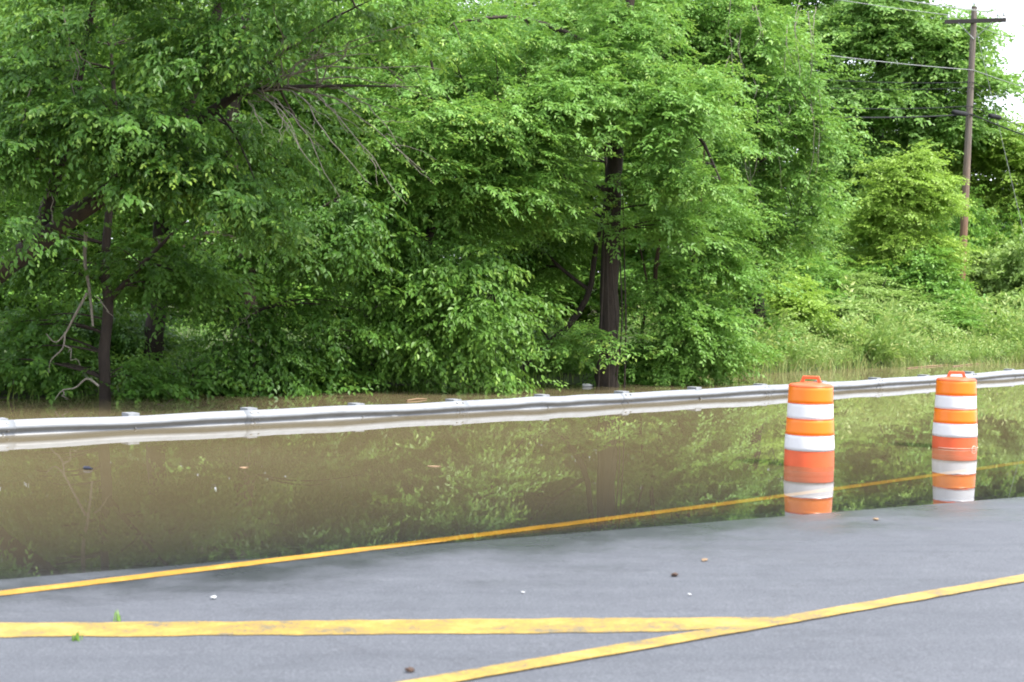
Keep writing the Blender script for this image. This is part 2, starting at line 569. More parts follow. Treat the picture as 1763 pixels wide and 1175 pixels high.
wv = np.array([(-300, -200, 0), (500, -200, 0), (500, 500, 0), (-300, 500, 0)], float)
water = obj('water', mesh_np('water', wv, np.array([(0, 1, 2, 3)])), WATER)
water['kind'] = 'structure'

# ------------------------------------------------------------------ guardrail
PX = [-245, -8, 226, 442, 626, 791, 941, 1081, 1204, 1316, 1420, 1513, 1596, 1674, 1744, 1812]
RAIL_TOP = 0.175
raw = []
for i, px in enumerate(PX):
    py = float(np.interp(px, [-245, 0, 226, 442, 626, 793, 937, 1083, 1205, 1390, 1513, 1740, 1812],
                         [736, 724, 713, 706, 698, 690.5, 684, 677, 670, 660, 652.5, 638, 633.5]))
    d = pix_dir(px, py)
    t = (RAIL_TOP - CAM_H) / d.z
    raw.append((d.x * t, d.y * t))
raw = np.array(raw)
# regular post spacing along the smoothed run
k = np.arange(len(raw))
cx_, cy_ = np.polyfit(k, raw[:, 0], 3), np.polyfit(k, raw[:, 1], 3)
posts = np.stack((np.polyval(cx_, k), np.polyval(cy_, k)), 1)
guard = thing('guardrail', 'long silver steel guardrail standing half drowned along the flooded road', 'guardrail', (posts[0][0], posts[0][1], 0))
G0 = np.array((posts[0][0], posts[0][1], 0))

PROF = np.array([(0.004, 0.0), (0.010, -0.012), (0.022, -0.022), (0.066, -0.052), (0.079, -0.066), (0.083, -0.084), (0.080, -0.102), (0.068, -0.114),
                 (0.044, -0.140), (0.036, -0.150), (0.036, -0.164), (0.044, -0.176), (0.070, -0.210), (0.083, -0.225),
                 (0.083, -0.255), (0.070, -0.268), (0.012, -0.302), (0.004, -0.312)])

def rail_at(u):
    return np.array((np.polyval(cx_, u), np.polyval(cy_, u)))

def rail_section(u0, u1, lift, out):
    n = 26
    us = np.linspace(u0, u1, n)
    V = []
    for u in us:
        p = rail_at(u)
        t = rail_at(u + .05) - rail_at(u - .05)
        t /= np.linalg.norm(t)
        nrm = np.array((t[1], -t[0]))                          # toward the road
        wob = 0.006 * math.sin(u * 2.3) + 0.005 * math.sin(u * 5.1 + 1)
        wob += -0.016 * math.exp(-((u - 6.15) / 0.22) ** 2) + 0.012 * math.exp(-((u - 5.85) / 0.2) ** 2)
        inw = -0.03 * math.exp(-((u - 7.9) / 0.35) ** 2)
        for a, z in PROF:
            q = p + nrm * (a + out + inw)
            V.append((q[0] - G0[0], q[1] - G0[1], RAIL_TOP + z + wob + lift))
    m = len(PROF)
    i = np.arange(n - 1)[:, None] * m
    j = np.arange(m - 1)[None, :]
    q = np.stack((i + j, i + j + 1, i + m + j + 1, i + m + j), -1).reshape(-1, 4)
    return np.array(V), q

for s, u0 in enumerate(np.arange(-1, 16, 2)):
    me = mesh_np('rail_beam', *rail_section(u0 - 0.085, u0 + 2.085, 0, 0.0 if s % 2 else 0.004), smooth=True)
    b = obj('rail_beam', me, STEEL, guard)
    sd = b.modifiers.new('thickness', 'SOLIDIFY')
    sd.thickness = 0.003
    sd.offset = -1

bl_me = mesh_np('blockout', *box(0.15, 0.20, 0.36))
bl_me.materials.append(BLOCK)
po_me = mesh_np('post', *join([box(0.10, 0.006, 1.4, (0, .0, -0.7)), box(0.006, 0.15, 1.4, (0, -0.078, -0.7)), box(0.10, 0.006, 1.4, (0, -0.156, -0.7))]))
po_me.materials.append(POST)
bo_me = mesh_np('bolt', *lathe([(0.0, 0.012), (0.014, 0.010), (0.017, 0.0), (0.017, -0.03)], 8))
bo_me.materials.append(STEEL_DARK)
for i in range(len(posts)):
    p = rail_at(i)
    t = rail_at(i + .05) - rail_at(i - .05)
    t /= np.linalg.norm(t)
    nrm = np.array((t[1], -t[0]))
    rz = math.atan2(t[1], t[0])
    def child(name, me, off_t, off_n, z, rx=0):
        q = p + t * off_t + nrm * off_n
        o = obj(name, me, None, guard, (q[0] - G0[0], q[1] - G0[1], z))
        o.rotation_euler = (rx, 0, rz)
        return o
    child('blockout', bl_me, random.uniform(-.01, .01), -0.107, RAIL_TOP + 0.024 - 0.18 + random.uniform(-.006, .006))
    child('post', po_me, 0, -0.22, RAIL_TOP + 0.0)
    child('bolt', bo_me, 0.0, 0.040, RAIL_TOP - 0.157, math.pi / 2)
    if i % 2 == 1:                                             # lap splice: eight bolts, four above water
        for dt in (-0.055, 0.055):
            child('bolt', bo_me, dt, 0.044, RAIL_TOP - 0.030, math.pi * 0.27)
            child('bolt', bo_me, dt, 0.064, RAIL_TOP - 0.122, math.pi * 0.62)

# ------------------------------------------------------------------ traffic drums
def make_drum(loc, label, rot, cord=False):
    t = thing('traffic_drum', label, 'traffic drum', loc, 'drums standing in the flood water')
    t.rotation_euler = rot
    H = 0.965                                                  # rim height above the base
    # radius by height below the rim: stepped taper, wider towards the foot
    def rad(z):
        return float(np.interp(z, [0, 0.155, 0.32, 0.48, 0.62, 0.80, 0.95], [0.268, 0.266, 0.262, 0.252, 0.244, 0.237, 0.232]))
    prof = []
    for z in np.linspace(0.02, H - 0.02, 26):
        prof.append((rad(z) - 0.004, z))
    prof += [(rad(H) - 0.004, H - 0.010), (rad(H) - 0.014, H), (rad(H) - 0.05, H + 0.004), (0.15, H + 0.006), (0.12, H + 0.018), (0.0, H + 0.018)]
    obj('body', mesh_np('body', *lathe(prof, 40), smooth=True), ORANGE, t)
    edges = [(H - 0.018, 0.178, ORANGE_SHEET, 'orange_band'), (H - 0.196, 0.166, WHITE_SHEET, 'white_band'),
             (H - 0.362, 0.166, ORANGE_SHEET, 'orange_band'), (H - 0.528, 0.166, WHITE_SHEET, 'white_band')]
    for z1, h, m, nm in edges:
        pr = [(rad(z1 - h) - 0.003, z1 - h + 0.001)] + [(rad(z), z) for z in np.linspace(z1 - h + 0.002, z1 - 0.002, 6)] + [(rad(z1) - 0.003, z1 - 0.001)]
        obj(nm, mesh_np(nm, *lathe(pr, 40), smooth=True), m, t)
        pr = [(rad(z1) - 0.004, z1 - 0.005), (rad(z1) + 0.0035, z1 - 0.002), (rad(z1) + 0.0035, z1 + 0.003), (rad(z1) - 0.004, z1 + 0.006)]
        obj('rib', mesh_np('rib', *lathe(pr, 40), smooth=True), ORANGE, t)
    pr = [(0.26, 0.0), (0.335, 0.0), (0.345, 0.02), (0.34, 0.05), (0.30, 0.06), (0.262, 0.06)]
    obj('base_ring', mesh_np('base_ring', *lathe(pr, 32), smooth=True), RUBBER, t)
    # moulded carrying handle: a flat trapezoid loop with a slot
    hx = [(-0.115, 0.0), (-0.085, 0.075), (0.085, 0.075), (0.115, 0.0), (0.078, 0.0), (0.062, 0.046), (-0.062, 0.046), (-0.078, 0.0)]
    bm = bmesh.new()
    f = [bm.verts.new((x, -0.019, H + 0.012 + z)) for x, z in hx]
    r = [bm.verts.new((x, 0.019, H + 0.012 + z)) for x, z in hx]
    quads = ((0, 1, 6, 7), )
    for a, b, c, d in ((0, 7, 6, 1), (1, 6, 5, 2), (2, 5, 4, 3)):
        bm.faces.new((f[a], f[b], f[c], f[d]))
        bm.faces.new((r[d], r[c], r[b], r[a]))
    for i in range(8):
        j = (i + 1) % 8
        bm.faces.new((f[i], f[j], r[j], r[i]))
    bmesh.ops.recalc_face_normals(bm, faces=bm.faces)
    bmesh.ops.bevel(bm, geom=list(bm.edges), offset=0.006, segments=2, affect='EDGES', profile=0.5)
    me = bpy.data.meshes.new('handle')
    bm.to_mesh(me)
    bm.free()
    obj('handle', me, ORANGE, t)
    return t

def drum_at(px, py):
    d = pix_dir(px, py)
    tt = -CAM_H / d.z
    x, y = d.x * tt, d.y * tt
    n = math.hypot(x, y)
    return x * (1 + 0.25 / n), y * (1 + 0.25 / n)

dx, dy = drum_at(1392.5, 805)
make_drum((dx, dy, float(zroad(dx, dy)) + 0.0), 'orange and white drum nearer the camera, left of the two drums', (0.006, 0.004, -0.35))
D1Z = float(zroad(dx, dy))
dx2, dy2 = drum_at(1643, 774)
d2 = make_drum((dx2, dy2, float(zroad(dx2, dy2)) + 0.0), 'orange and white drum farther right, with pale cord tied at the waterline', (0.0, 0.004, -0.2))
# cord floating round the right drum, with a loop
ang = np.linspace(-2.6, 0.1, 26)
cpts = [np.array((0.272 * math.cos(a), 0.272 * math.sin(a), 0.012)) for a in ang]
kx = np.array((0.272 * math.cos(-0.95), 0.272 * math.sin(-0.95), 0.012))
parts = [tube(cpts, [0.0035] * len(cpts), 6)]
loop = [kx + np.array((0.034 * math.cos(a) * 0.85, 0.034 * math.cos(a) * 0.5 - 0.03, 0.030 * math.sin(a))) for a in np.linspace(0, 6.3, 14)]
parts.append(tube(loop, [0.006] * 14, 6))
tag(obj('cord', mesh_np('cord', *join(parts), smooth=True), PALE_CORD, None, (dx2, dy2, 0)), 'pale cord with a small loop tied round the right drum', 'cord')

# ------------------------------------------------------------------ utility pole and wires
PB = P(1653, 512, 52.0)
PBZ = float(zground(PB[0], PB[1]))
pole = thing('utility_pole', 'tall weathered wooden utility pole with dark crossarm, reddish at its foot', 'utility pole', (PB[0], PB[1], PBZ))
top = P(1677.5, 12, 52.0)
PH = top[2] - PBZ
LEAN = (top[0] - PB[0])
pp = [(LEAN * (z / PH), 0, z) for z in np.linspace(-0.6, PH, 14)]
pr = np.interp(np.linspace(0, 1, 14), [0, 1], [0.15, 0.098])
v, q = tube(pp, pr, 14, 0.012)
capv = np.array([[LEAN, 0, PH + 0.01]])
obj('shaft', mesh_np('shaft', v, q, smooth=True), POLE, pole)
obj('pole_cap', mesh_np('pole_cap', *lathe([(0.107, -0.03), (0.108, 0.0), (0.0, 0.03)], 14, (LEAN, 0, PH))), POLE, pole)
# crossarm square to the line of wires
arm_dir = np.array((0.76, -0.65, 0.012))
ARM_Z = P(1676, 38, 52.0)[2] - PBZ
ac = np.array((LEAN * ARM_Z / PH, -0.17, ARM_Z))
az = math.atan2(arm_dir[1], arm_dir[0])
arm = obj('crossarm', mesh_np('crossarm', *box(2.2, 0.095, 0.135)), DARK_TIMBER, pole, ac)
arm.rotation_euler = (0, 0.075, az)
adir = np.array((math.cos(az), math.sin(az), 0.0))
for sgn in (-1, 1):
    a = ac + adir * sgn * 0.62 + np.array((0, -0.05, -0.06 - .047 * sgn))
    b = np.array((LEAN * (ARM_Z - .62) / PH, -0.13, ARM_Z - 0.62))
    obj('brace', mesh_np('brace', *tube([a, (a + b) / 2, b], [0.018] * 3, 5)), POST, pole)
ins_me = mesh_np('insulator', *lathe([(0.012, -0.02), (0.014, 0.06), (0.05, 0.07), (0.06, 0.10), (0.035, 0.12), (0.05, 0.14), (0.03, 0.18), (0.0, 0.19)], 10), smooth=True)
ins_me.materials.append(CERAMIC)
ins = []
for off in (-0.98, 0.80, 1.02):
    q = ac + adir * off + np.array((0, 0, 0.07 - (0.075 * off)))
    obj('insulator', ins_me, None, pole, q)
    ins.append(q + np.array((0, 0, 0.17)))
q = np.array((LEAN, 0, PH + 0.01))
obj('insulator', ins_me, None, pole, q)
ins.append(q + np.array((0, 0, 0.17)))
POLE0 = np.array((PB[0], PB[1], PBZ))
WD = np.array((0.735, 0.678, 0.0))

def wire(name, mat, start, r, sag, label, back=40, fwd=42, dz_b=0.0, dz_f=0.0):
    st = np.asarray(start)
    pts = []
    for u in np.linspace(-1, 1, 41):
        L = back if u < 0 else fwd
        a = abs(u)
        dz = dz_b if u < 0 else dz_f
        pts.append(st + WD * u * L + np.array((0, 0, -4 * sag * a * (1 - a) + dz * a)))
    v, q = tube(np.array(pts) - st, [r] * 41, 5)
    return tag(obj(name, mesh_np(name, v, q, smooth=True), mat, None, st), label, 'wire', 'wires on the utility pole')

names = ['bare wire on the left end of the dark crossarm', 'bare wire on the inner right insulator of the crossarm',
         'bare wire on the right tip of the crossarm', 'bare wire across the very top of the pole']
for i in range(4):
    wire('overhead_wire', WIRE, POLE0 + ins[i], 0.011, 0.75 + .05 * i, names[i])
def at_pole(py):
    z = P(1670, py, 52.0)[2] - PBZ
    return POLE0 + np.array((LEAN * z / PH, -0.17, z))
wire('overhead_wire', WIRE, at_pole(122), 0.013, 0.75, 'pale wire crossing the pole well below the crossarm')
wire('overhead_wire', CABLE, at_pole(143), 0.012, 1.25, 'thin dark wire, upper of a close pair low on the pole')
wire('overhead_wire', CABLE, at_pole(152), 0.009, 1.35, 'thin dark wire, lower of a close pair low on the pole')
wire('overhead_wire', CABLE, at_pole(184), 0.014, 1.30, 'dark cable just above the thick lowest cable on the pole')
low = at_pole(198)
wire('overhead_wire', CABLE, low, 0.026, 1.30, 'thick black lowest cable on the pole')
def splice(px, py, up, label, ln):
    c = low + WD * up + np.array((0, 0, -0.03 if up < 0 else -0.06))
    if up > 0:
        c = at_pole(184) + WD * up + np.array((0, 0, -0.22))
    pts = [c + WD * s * ln / 2 for s in (-1, -.97, -.9, -.4, 0, .4, .9, .97, 1)]
    v, q = tube(np.array(pts) - c, [.02, .06, .085, .088, .085, .088, .085, .06, .02], 10)
    tag(obj('splice_case', mesh_np('splice_case', v, q, smooth=True), CABLE, None, c), label, 'splice case', 'cable splice cases')
splice(0, 0, -0.72, 'black cylindrical splice case on thick cable left of the pole', 0.9)
splice(0, 0, 1.6, 'black splice case hanging from cable right of the pole', 0.75)
ga = POLE0 + np.array((LEAN * .9 + .1, 0, PH * 0.93))
gb = P(1800, 500, 56.0)
gb[2] = zground(gb[0], gb[1])
tag(obj('guy_wire', mesh_np('guy_wire', *tube(np.array([ga, ga * .6 + gb * .4, ga * .2 + gb * .8, gb]) - ga, [0.010] * 4, 5)), WIRE, None, ga),
    'taut guy wire slanting down to the right from the pole', 'wire')

# ------------------------------------------------------------------ foliage
def leaf_block(base, axis, nrm, length, width, fold, near):
    """arrays (n,3): leaves as folded blades -> verts (n*k,3)"""
    side = np.cross(nrm, axis)
    side /= np.linalg.norm(side, axis=1)[:, None] + 1e-9
    nrm = np.cross(axis, side)
    L, Wd = length[:, None], width[:, None]
    if near:
        l1 = base + axis * L * 0.28 + side * Wd * 0.46 + nrm * Wd * fold
        l2 = base + axis * L * 0.62 + side * Wd * 0.40 + nrm * Wd * fold * .6
        tip = base + axis * L - nrm * L * 0.12
        r2 = base + axis * L * 0.62 - side * Wd * 0.40 + nrm * Wd * fold * .6
        r1 = base + axis * L * 0.28 - side * Wd * 0.46 + nrm * Wd * fold
        return np.stack((base, l1, l2, tip, r2, r1), 1)
    l1 = base + axis * L * 0.45 + side * Wd * 0.5 + nrm * Wd * fold
    tip = base + axis * L
    r1 = base + axis * L * 0.45 - side * Wd * 0.5 + nrm * Wd * fold
    return np.stack((base, l1, tip, r1), 1)

def make_templates(n_t, length, leaf_l, ratio, n_leaf, droop, hang, near, laterals=2):
    """spray templates: a drooping twig with alternate leaves, +X outwards, +Z up"""
    T = []
    for k in range(n_t):
        B, A, N, Ls, yg = [], [], [], [], []
        twigs = [(np.zeros(3), 0.0, length, n_leaf)]
        for m in range(laterals):
            t0 = rng.uniform(0.15, 0.6)
            twigs.append((np.array((t0 * length, 0, -droop * length * t0 ** 2)), rng.choice((-1, 1)) * rng.uniform(0.5, 1.0), length * rng.uniform(.45, .7), int(n_leaf * .6)))
        for root, yaw, L, nl in twigs:
            cy, sy = math.cos(yaw), math.sin(yaw)
            for i in range(nl):
                t = (i + 0.6) / nl
                x, z = t * L, -droop * L * t * t
                p = root + np.array((x * cy, x * sy, z)) + rng.normal(0, 0.008, 3)
                sd = 1 if i % 2 else -1
                a = yaw + sd * rng.uniform(0.5, 1.15) * (1 - 0.7 * (t > .93))
                el = -hang + rng.normal(0, 0.25) - 0.3 * t
                ax = np.array((math.cos(a) * math.cos(el), math.sin(a) * math.cos(el), math.sin(el)))
                up = np.array((rng.normal(0.15, .35), rng.normal(0, .35), 1.0))
                B.append(p)
                A.append(ax)
                N.append(up)
                Ls.append(leaf_l * rng.uniform(0.72, 1.18) * (1.0 - 0.35 * max(0, t - .75) / .25))
                yg.append(max(0, (t - 0.62) / 0.38))
        B, A, N, Ls, yg = map(np.array, (B, A, N, Ls, yg))
        A /= np.linalg.norm(A, axis=1)[:, None]
        V = leaf_block(B, A, N, Ls, Ls * ratio * rng.uniform(.85, 1.15, len(Ls)), 0.16, near)
        T.append((V, yg))
    return T

TPL = {
    'ovate':  make_templates(7, 0.62, 0.098, 0.56, 13, 0.40, 0.45, True),
    'broad':  make_templates(7, 0.66, 0.108, 0.56, 11, 0.45, 0.55, True),
    'lance':  make_templates(8, 0.58, 0.100, 0.46, 15, 0.30, 0.25, False),
    'fine':   make_templates(8, 0.55, 0.092, 0.56, 13, 0.30, 0.25, False),
    'low':    make_templates(7, 0.62, 0.102, 0.62, 13, 0.40, 0.45, False),
    'far':    make_templates(6, 0.85, 0.152, 0.66, 11, 0.22, 0.20, False, 2),
    'farfine': make_templates(6, 0.75, 0.115, 0.62, 14, 0.22, 0.15, False, 2),
    'weed':   make_templates(6, 0.50, 0.080, 0.40, 12, 0.10, -0.1, False, 2),
}

def build_leaves(name, pos, yaw, pitch, scale, young_k, shade, tpl, mat, parent, origin):
    T = TPL[tpl]
    n = len(pos)
    cy, sy, cp, sp = np.cos(yaw), np.sin(yaw), np.cos(pitch), np.sin(pitch)
    rl = rng.normal(0, 0.35, n)
    cr, sr = np.cos(rl), np.sin(rl)
    z0 = np.zeros(n)
    Rz = np.stack((cy, -sy, z0, sy, cy, z0, z0, z0, z0 + 1), -1).reshape(n, 3, 3)
    Ry = np.stack((cp, z0, -sp, z0, z0 + 1, z0, sp, z0, cp), -1).reshape(n, 3, 3)
    Rr = np.stack((z0 + 1, z0, z0, z0, cr, -sr, z0, sr, cr), -1).reshape(n, 3, 3)
    R = Rz @ Ry @ Rr
    which = rng.integers(0, len(T), n)
    VS, TS = [], []
    for k, (V, yg) in enumerate(T):
        m = which == k
        if not m.any():
            continue
        c = m.sum()
        X = np.einsum('nij,lvj->nlvi', R[m], V) * scale[m][:, None, None, None] + pos[m][:, None, None, :]
        nl, nv = V.shape[0], V.shape[1]
        rnd = np.clip(rng.uniform(0, 1, (c, nl)) * 0.6 + shade[m][:, None] * 0.55 - .05, 0, 1)
        yy = np.clip(yg[None, :] * young_k[m][:, None] + rng.normal(0, .04, (c, nl)), 0, 1)
        t = np.stack((rnd, yy, np.zeros_like(rnd), np.ones_like(rnd)), -1)
        VS.append(X.reshape(-1, nv, 3))
        TS.append(np.repeat(t.reshape(-1, 1, 4), nv, 1).reshape(-1, 4))
    V = np.concatenate(VS)
    nv = V.shape[1]
    V = V.reshape(-1, 3) - np.asarray(origin)
    nleaf = len(V) // nv
    i = np.arange(nleaf)[:, None] * nv
    if nv == 6:
        F = np.concatenate((i + np.array([0, 1, 2, 3]), i + np.array([0, 3, 4, 5])))
    else:
        F = i + np.array([0, 1, 2, 3])
    me = mesh_np(name, V, F, np.concatenate(TS))
    return obj(name, me, mat, parent)

N_LEAVES = 0

def tree(name, label, cat, limbs, lobes, leaf='mid', tpl='fine', bark=None, group=None, sprays=34, young=0.8,
         bough_r=0.021, spread=0.45, minz=0.12, trunk_name='trunk', scale=1.0, extra=None, branchy=1.0):
    """limbs: [(points, radii)], the first starts at the base; lobes: [(centre, radii, boughs)]"""
    bark = bark or BARK
    base = np.array(limbs[0][0][0], float)
    origin = base.copy()
    t = thing(name, label, cat, tuple(base), group)
    parts, skel = [], []
    main = None
    for k, (pts, rad) in enumerate(limbs):
        n = max(6, int(sum(np.linalg.norm(np.diff(np.array(pts), axis=0), axis=1)) / 0.35))
        q, r = resample(pts, rad, n)
        if r.max() > 0.05:
            q[1:-1] += rng.normal(0, r[1:-1, None] * 0.10, (n - 2, 3))
        parts.append(tube(q - origin, r, 12 if r.max() > .1 else 7, 0.07))
        skel.append(q)
    v, f = join(parts)
    obj(trunk_name, mesh_np(trunk_name, v, f, smooth=True), bark, t)
    skel = np.concatenate(skel)
    bparts, PO, YA, PI_, SC, YG, SHD = [], [], [], [], [], [], []
    for c, rad, nb in lobes:
        c, rad = np.array(c, float), np.array(rad, float)
        lobe_shade, lobe_young = rng.uniform(0, 1), rng.uniform(0.35, 1.45)
        for b in range(nb):
            d = rng.normal(0, 1, 3)
            d /= np.linalg.norm(d)
            tip = c + d * rad * rng.uniform(0.5, 1.0)
            tip[2] = max(tip[2], minz + rng.uniform(0, .25))
            cost = np.linalg.norm(skel - tip, axis=1) + 0.7 * np.maximum(0, skel[:, 2] - tip[2])
            s = skel[np.argmin(cost)]
            ln = np.linalg.norm(tip - s)
            mid = (s + tip) / 2 + np.array((rng.normal(0, .08), rng.normal(0, .08), 0.16)) * ln
            u = np.linspace(0, 1, 8)[:, None]
            curve = (1 - u) ** 2 * s + 2 * u * (1 - u) * mid + u ** 2 * tip
            r0 = bough_r * min(1.6, 0.4 + ln * 0.4)
            bparts.append(tube(curve - origin, np.linspace(r0, 0.006, 8), 5))
            out = tip - mid
            yaw0 = math.atan2(out[1], out[0])
            ns = int(sprays * rng.uniform(0.75, 1.25))
            lo = max(0.15, 1 - 1.5 * scale / max(ln, .1))
            tt = rng.uniform(lo, 1.0, ns) ** 0.8
            idx = np.clip(tt * 7, 0, 6.999)
            i0 = idx.astype(int)
            fr_ = (idx - i0)[:, None]
            pos = curve[i0] * (1 - fr_) + curve[np.minimum(i0 + 1, 7)] * fr_
            dy = rng.normal(0, 0.95, ns)
            yaw = yaw0 + dy
            off = np.abs(rng.normal(0, spread, ns)) * scale
            pos = pos + np.stack((np.cos(yaw) * off, np.sin(yaw) * off, rng.normal(0.0, 0.13 * scale, ns) - off * 0.22), 1)
            pos[:, 2] = np.maximum(pos[:, 2], minz)
            PO.append(pos)
            YA.append(yaw)
            PI_.append(rng.normal(-0.05, 0.32, ns))
            SC.append(rng.uniform(0.62, 1.3, ns) * scale)
            YG.append(np.full(ns, young) * lobe_young * rng.uniform(.6, 1.4) * rng.uniform(0, 1.1, ns) * (0.35 + 0.65 * (d[2] + 1) / 2))
            SHD.append(np.clip(lobe_shade * .45 + rng.uniform(0, .45) + rng.uniform(0, .15, ns), 0, 1))
    v, f = join(bparts)
    obj('boughs', mesh_np('boughs', v, f, smooth=True), bark, t)['kind'] = 'stuff'
    build_leaves('crown', np.concatenate(PO), np.concatenate(YA), np.concatenate(PI_), np.concatenate(SC),
                 np.concatenate(YG), np.concatenate(SHD), tpl, LEAF[leaf], t, origin)['kind'] = 'stuff'
    if extra:
        for nm, prts, m in extra:
            for v, f in prts:
                obj(nm, mesh_np(nm, v - origin, f, smooth=True), m, t)
    return t

def copy_tree(root, label, loc, rz, scl, leaf):
    """a copy of a tree with copies of its parts; the leaf colour is set on the object"""
    r = root.copy()
    COL.objects.link(r)
    r['label'] = label
    r.location, r.rotation_euler, r.scale = loc, (0, 0, rz), scl
    for ch in [c for c in bpy.data.objects if c.parent == root]:
        c = ch.copy()
        COL.objects.link(c)
        c.parent = r
        if ch.name.startswith('crown'):
            c.material_slots[0].link = 'OBJECT'
            c.material_slots[0].material = LEAF[leaf]
    return r

def twig(p0, p1, r, sag=0.0, n=9, wob=0.03):
    p0, p1 = np.array(p0), np.array(p1)
    u = np.linspace(0, 1, n)[:, None]
    q = p0 * (1 - u) + p1 * u
    q[:, 2] += (sag * 4 * u * (1 - u))[:, 0]
    q[1:-1] += rng.normal(0, wob, (n - 2, 3))
    return tube(q, np.linspace(r, r * .35, n), 5)

def LB(px, py, Y, rx, ry, rz, n):
    return (P(px, py, Y), (rx, ry, rz), n)

def gz(px, Y, dz=-0.3):
    q = P(px, 600, Y)
    return np.array((q[0], q[1], float(zground(q[0], q[1])) + dz))

# --- leaning tree on the left: thick brown limb, bare twigs fanning to the right
b = P(-330, 640, 21.5); b[2] = -0.9
tw = []
hub = P(425, 160, 21.6)
for x0, e in ((424, (552, 305)), (428, (585, 340)), (440, (640, 318)), (432, (520, 260)), (470, (700, 352)), (520, (735, 300)), (560, (690, 255)), (410, (455, 235)), (500, (600, 230))):
    y0 = float(np.interp(x0, [380, 430, 560, 720], [182, 158, 148, 150]))
    dx_, dy_, yy_ = e[0] - x0, e[1] - y0, 20.8 + rng.uniform(-.5, .5)
    a_, b_ = rng.uniform(.0, .16), rng.uniform(.3, .52)
    q, r = resample([P(x0, y0, 21.6), P(x0 + dx_ * rng.uniform(.24, .36), y0 + dy_ * a_, (21.6 + yy_) / 2),
                     P(x0 + dx_ * .62, y0 + dy_ * b_, yy_), P(e[0], e[1], yy_ - .1)], [0.014, 0.011, 0.008, 0.003], 14)
    q[2:-1] += rng.normal(0, .016, (11, 3))
    tw.append(tube(q, r, 5))
    for z in range(4):
        k = rng.integers(4, 12)
        dd = (q[k + 1] - q[k - 1]) / np.linalg.norm(q[k + 1] - q[k - 1])
        off = dd * rng.uniform(.2, .7) + np.array((rng.normal(0, .16), rng.normal(0, .2), rng.uniform(-.22, .24)))
        tw[-1] = join((tw[-1], twig(q[k], q[k] + off, 0.006, rng.uniform(-.02, .07), 7, .014)))
for e in ((580, 150), (700, 145), (760, 120), (650, 95), (560, 90), (720, 60), (500, 60), (470, 10), (590, 20), (740, 30)):
    st_ = P(400 + rng.uniform(0, 150), 172 - rng.uniform(10, 24), 21.5)
    end = P(e[0], e[1], 20.9 + rng.uniform(-.7, .6))
    q, r = resample([st_, st_ * .6 + end * .4 + np.array((rng.uniform(-.15, .15), 0, rng.uniform(.02, .22))), end], [0.015, 0.010, 0.003], 9)
    q[2:-1] += rng.normal(0, .035, (6, 3))
    tw.append(tube(q, r, 5))
    for z in range(3):
        k = rng.integers(3, 8)
        tw[-1] = join((tw[-1], twig(q[k], q[k] + np.array((rng.uniform(-.1, .6), rng.normal(0, .2), rng.uniform(-.3, .4))), 0.006, 0.03, 6, .012)))
for a, c in (((110, 10), (130, 170)), ((125, 80), (185, 165)), ((80, 270), (20, 300)), ((85, 330), (92, 385)), ((55, 150), (20, 300)), ((130, 90), (140, 160)), ((340, 90), (420, 10))):
    tw.append(twig(P(*a, 21.3), P(*c, 21.2), 0.012, 0.05, 8, .02))
tree('leaning_tree', 'tree leaning in from the left edge on a thick brown limb with bare arching twigs', 'tree',
     [([b, P(-90, 530, 21.9), P(0, 466, 22), P(155, 352, 22.2), P(300, 238, 22.3), P(380, 182, 22.0), P(430, 158, 21.7), P(560, 148, 21.3), P(720, 150, 21.0)],
       [0.22, .19, .165, .14, .105, .07, .045, .022, .005]),
      ([P(300, 238, 22.3), P(345, 120, 22.4), P(368, 40, 22.5), P(400, -80, 22.6), P(420, -260, 22.8)], [.11, .085, .075, .065, .03]),
      ([P(60, 425, 22.1), P(110, 250, 22.5), P(150, 60, 22.7), P(190, -120, 23)], [.12, .08, .05, .02]),
      ([P(370, 190, 22), P(460, 110, 22), P(560, 40, 21.8), P(640, 0, 21.5)], [.05, .035, .02, .005]),
      ([P(400, -80, 22.6), P(480, -130, 21.8), P(600, -150, 21.2), P(720, -150, 20.8)], [.06, .05, .035, .015])],  # unseen limb above the frame, added to carry the shading overhang
     [LB(330, -130, 20.6, 1.6, 1.3, .45, 8), LB(500, -130, 20.9, 1.6, 1.3, .5, 9), LB(680, -140, 20.7, 1.5, 1.4, .5, 8), LB(60, 100, 21.6, 1.0, .8, .9, 9), LB(0, 260, 21.0, .45, .5, .40, 5), LB(190, 195, 21.2, .95, .6, .30, 11),  # leading lobes: unseen overhang above the frame, added to shade the lower left
      LB(310, 300, 21.6, .8, .6, .28, 8), LB(340, 60, 21.6, .8, .7, .6, 5), LB(420, 70, 21.3, .8, .6, .6, 4), LB(5, 370, 20.9, .18, .3, .2, 2),
      LB(430, 360, 21.8, .9, .6, .40, 8), LB(160, -60, 22.5, 1.5, 1.2, .6, 10), LB(500, 260, 22.9, .8, .6, .5, 4),
      LB(300, -150, 23, 2.2, 1.5, 1.0, 7), LB(20, 190, 22.8, .9, .6, .5, 6), LB(600, 60, 21.5, 1.0, .8, .5, 3)],
     leaf='deep', tpl='ovate', bark=BARK, sprays=27, young=.95,
     extra=[('bare_twig', tw, TWIG)])

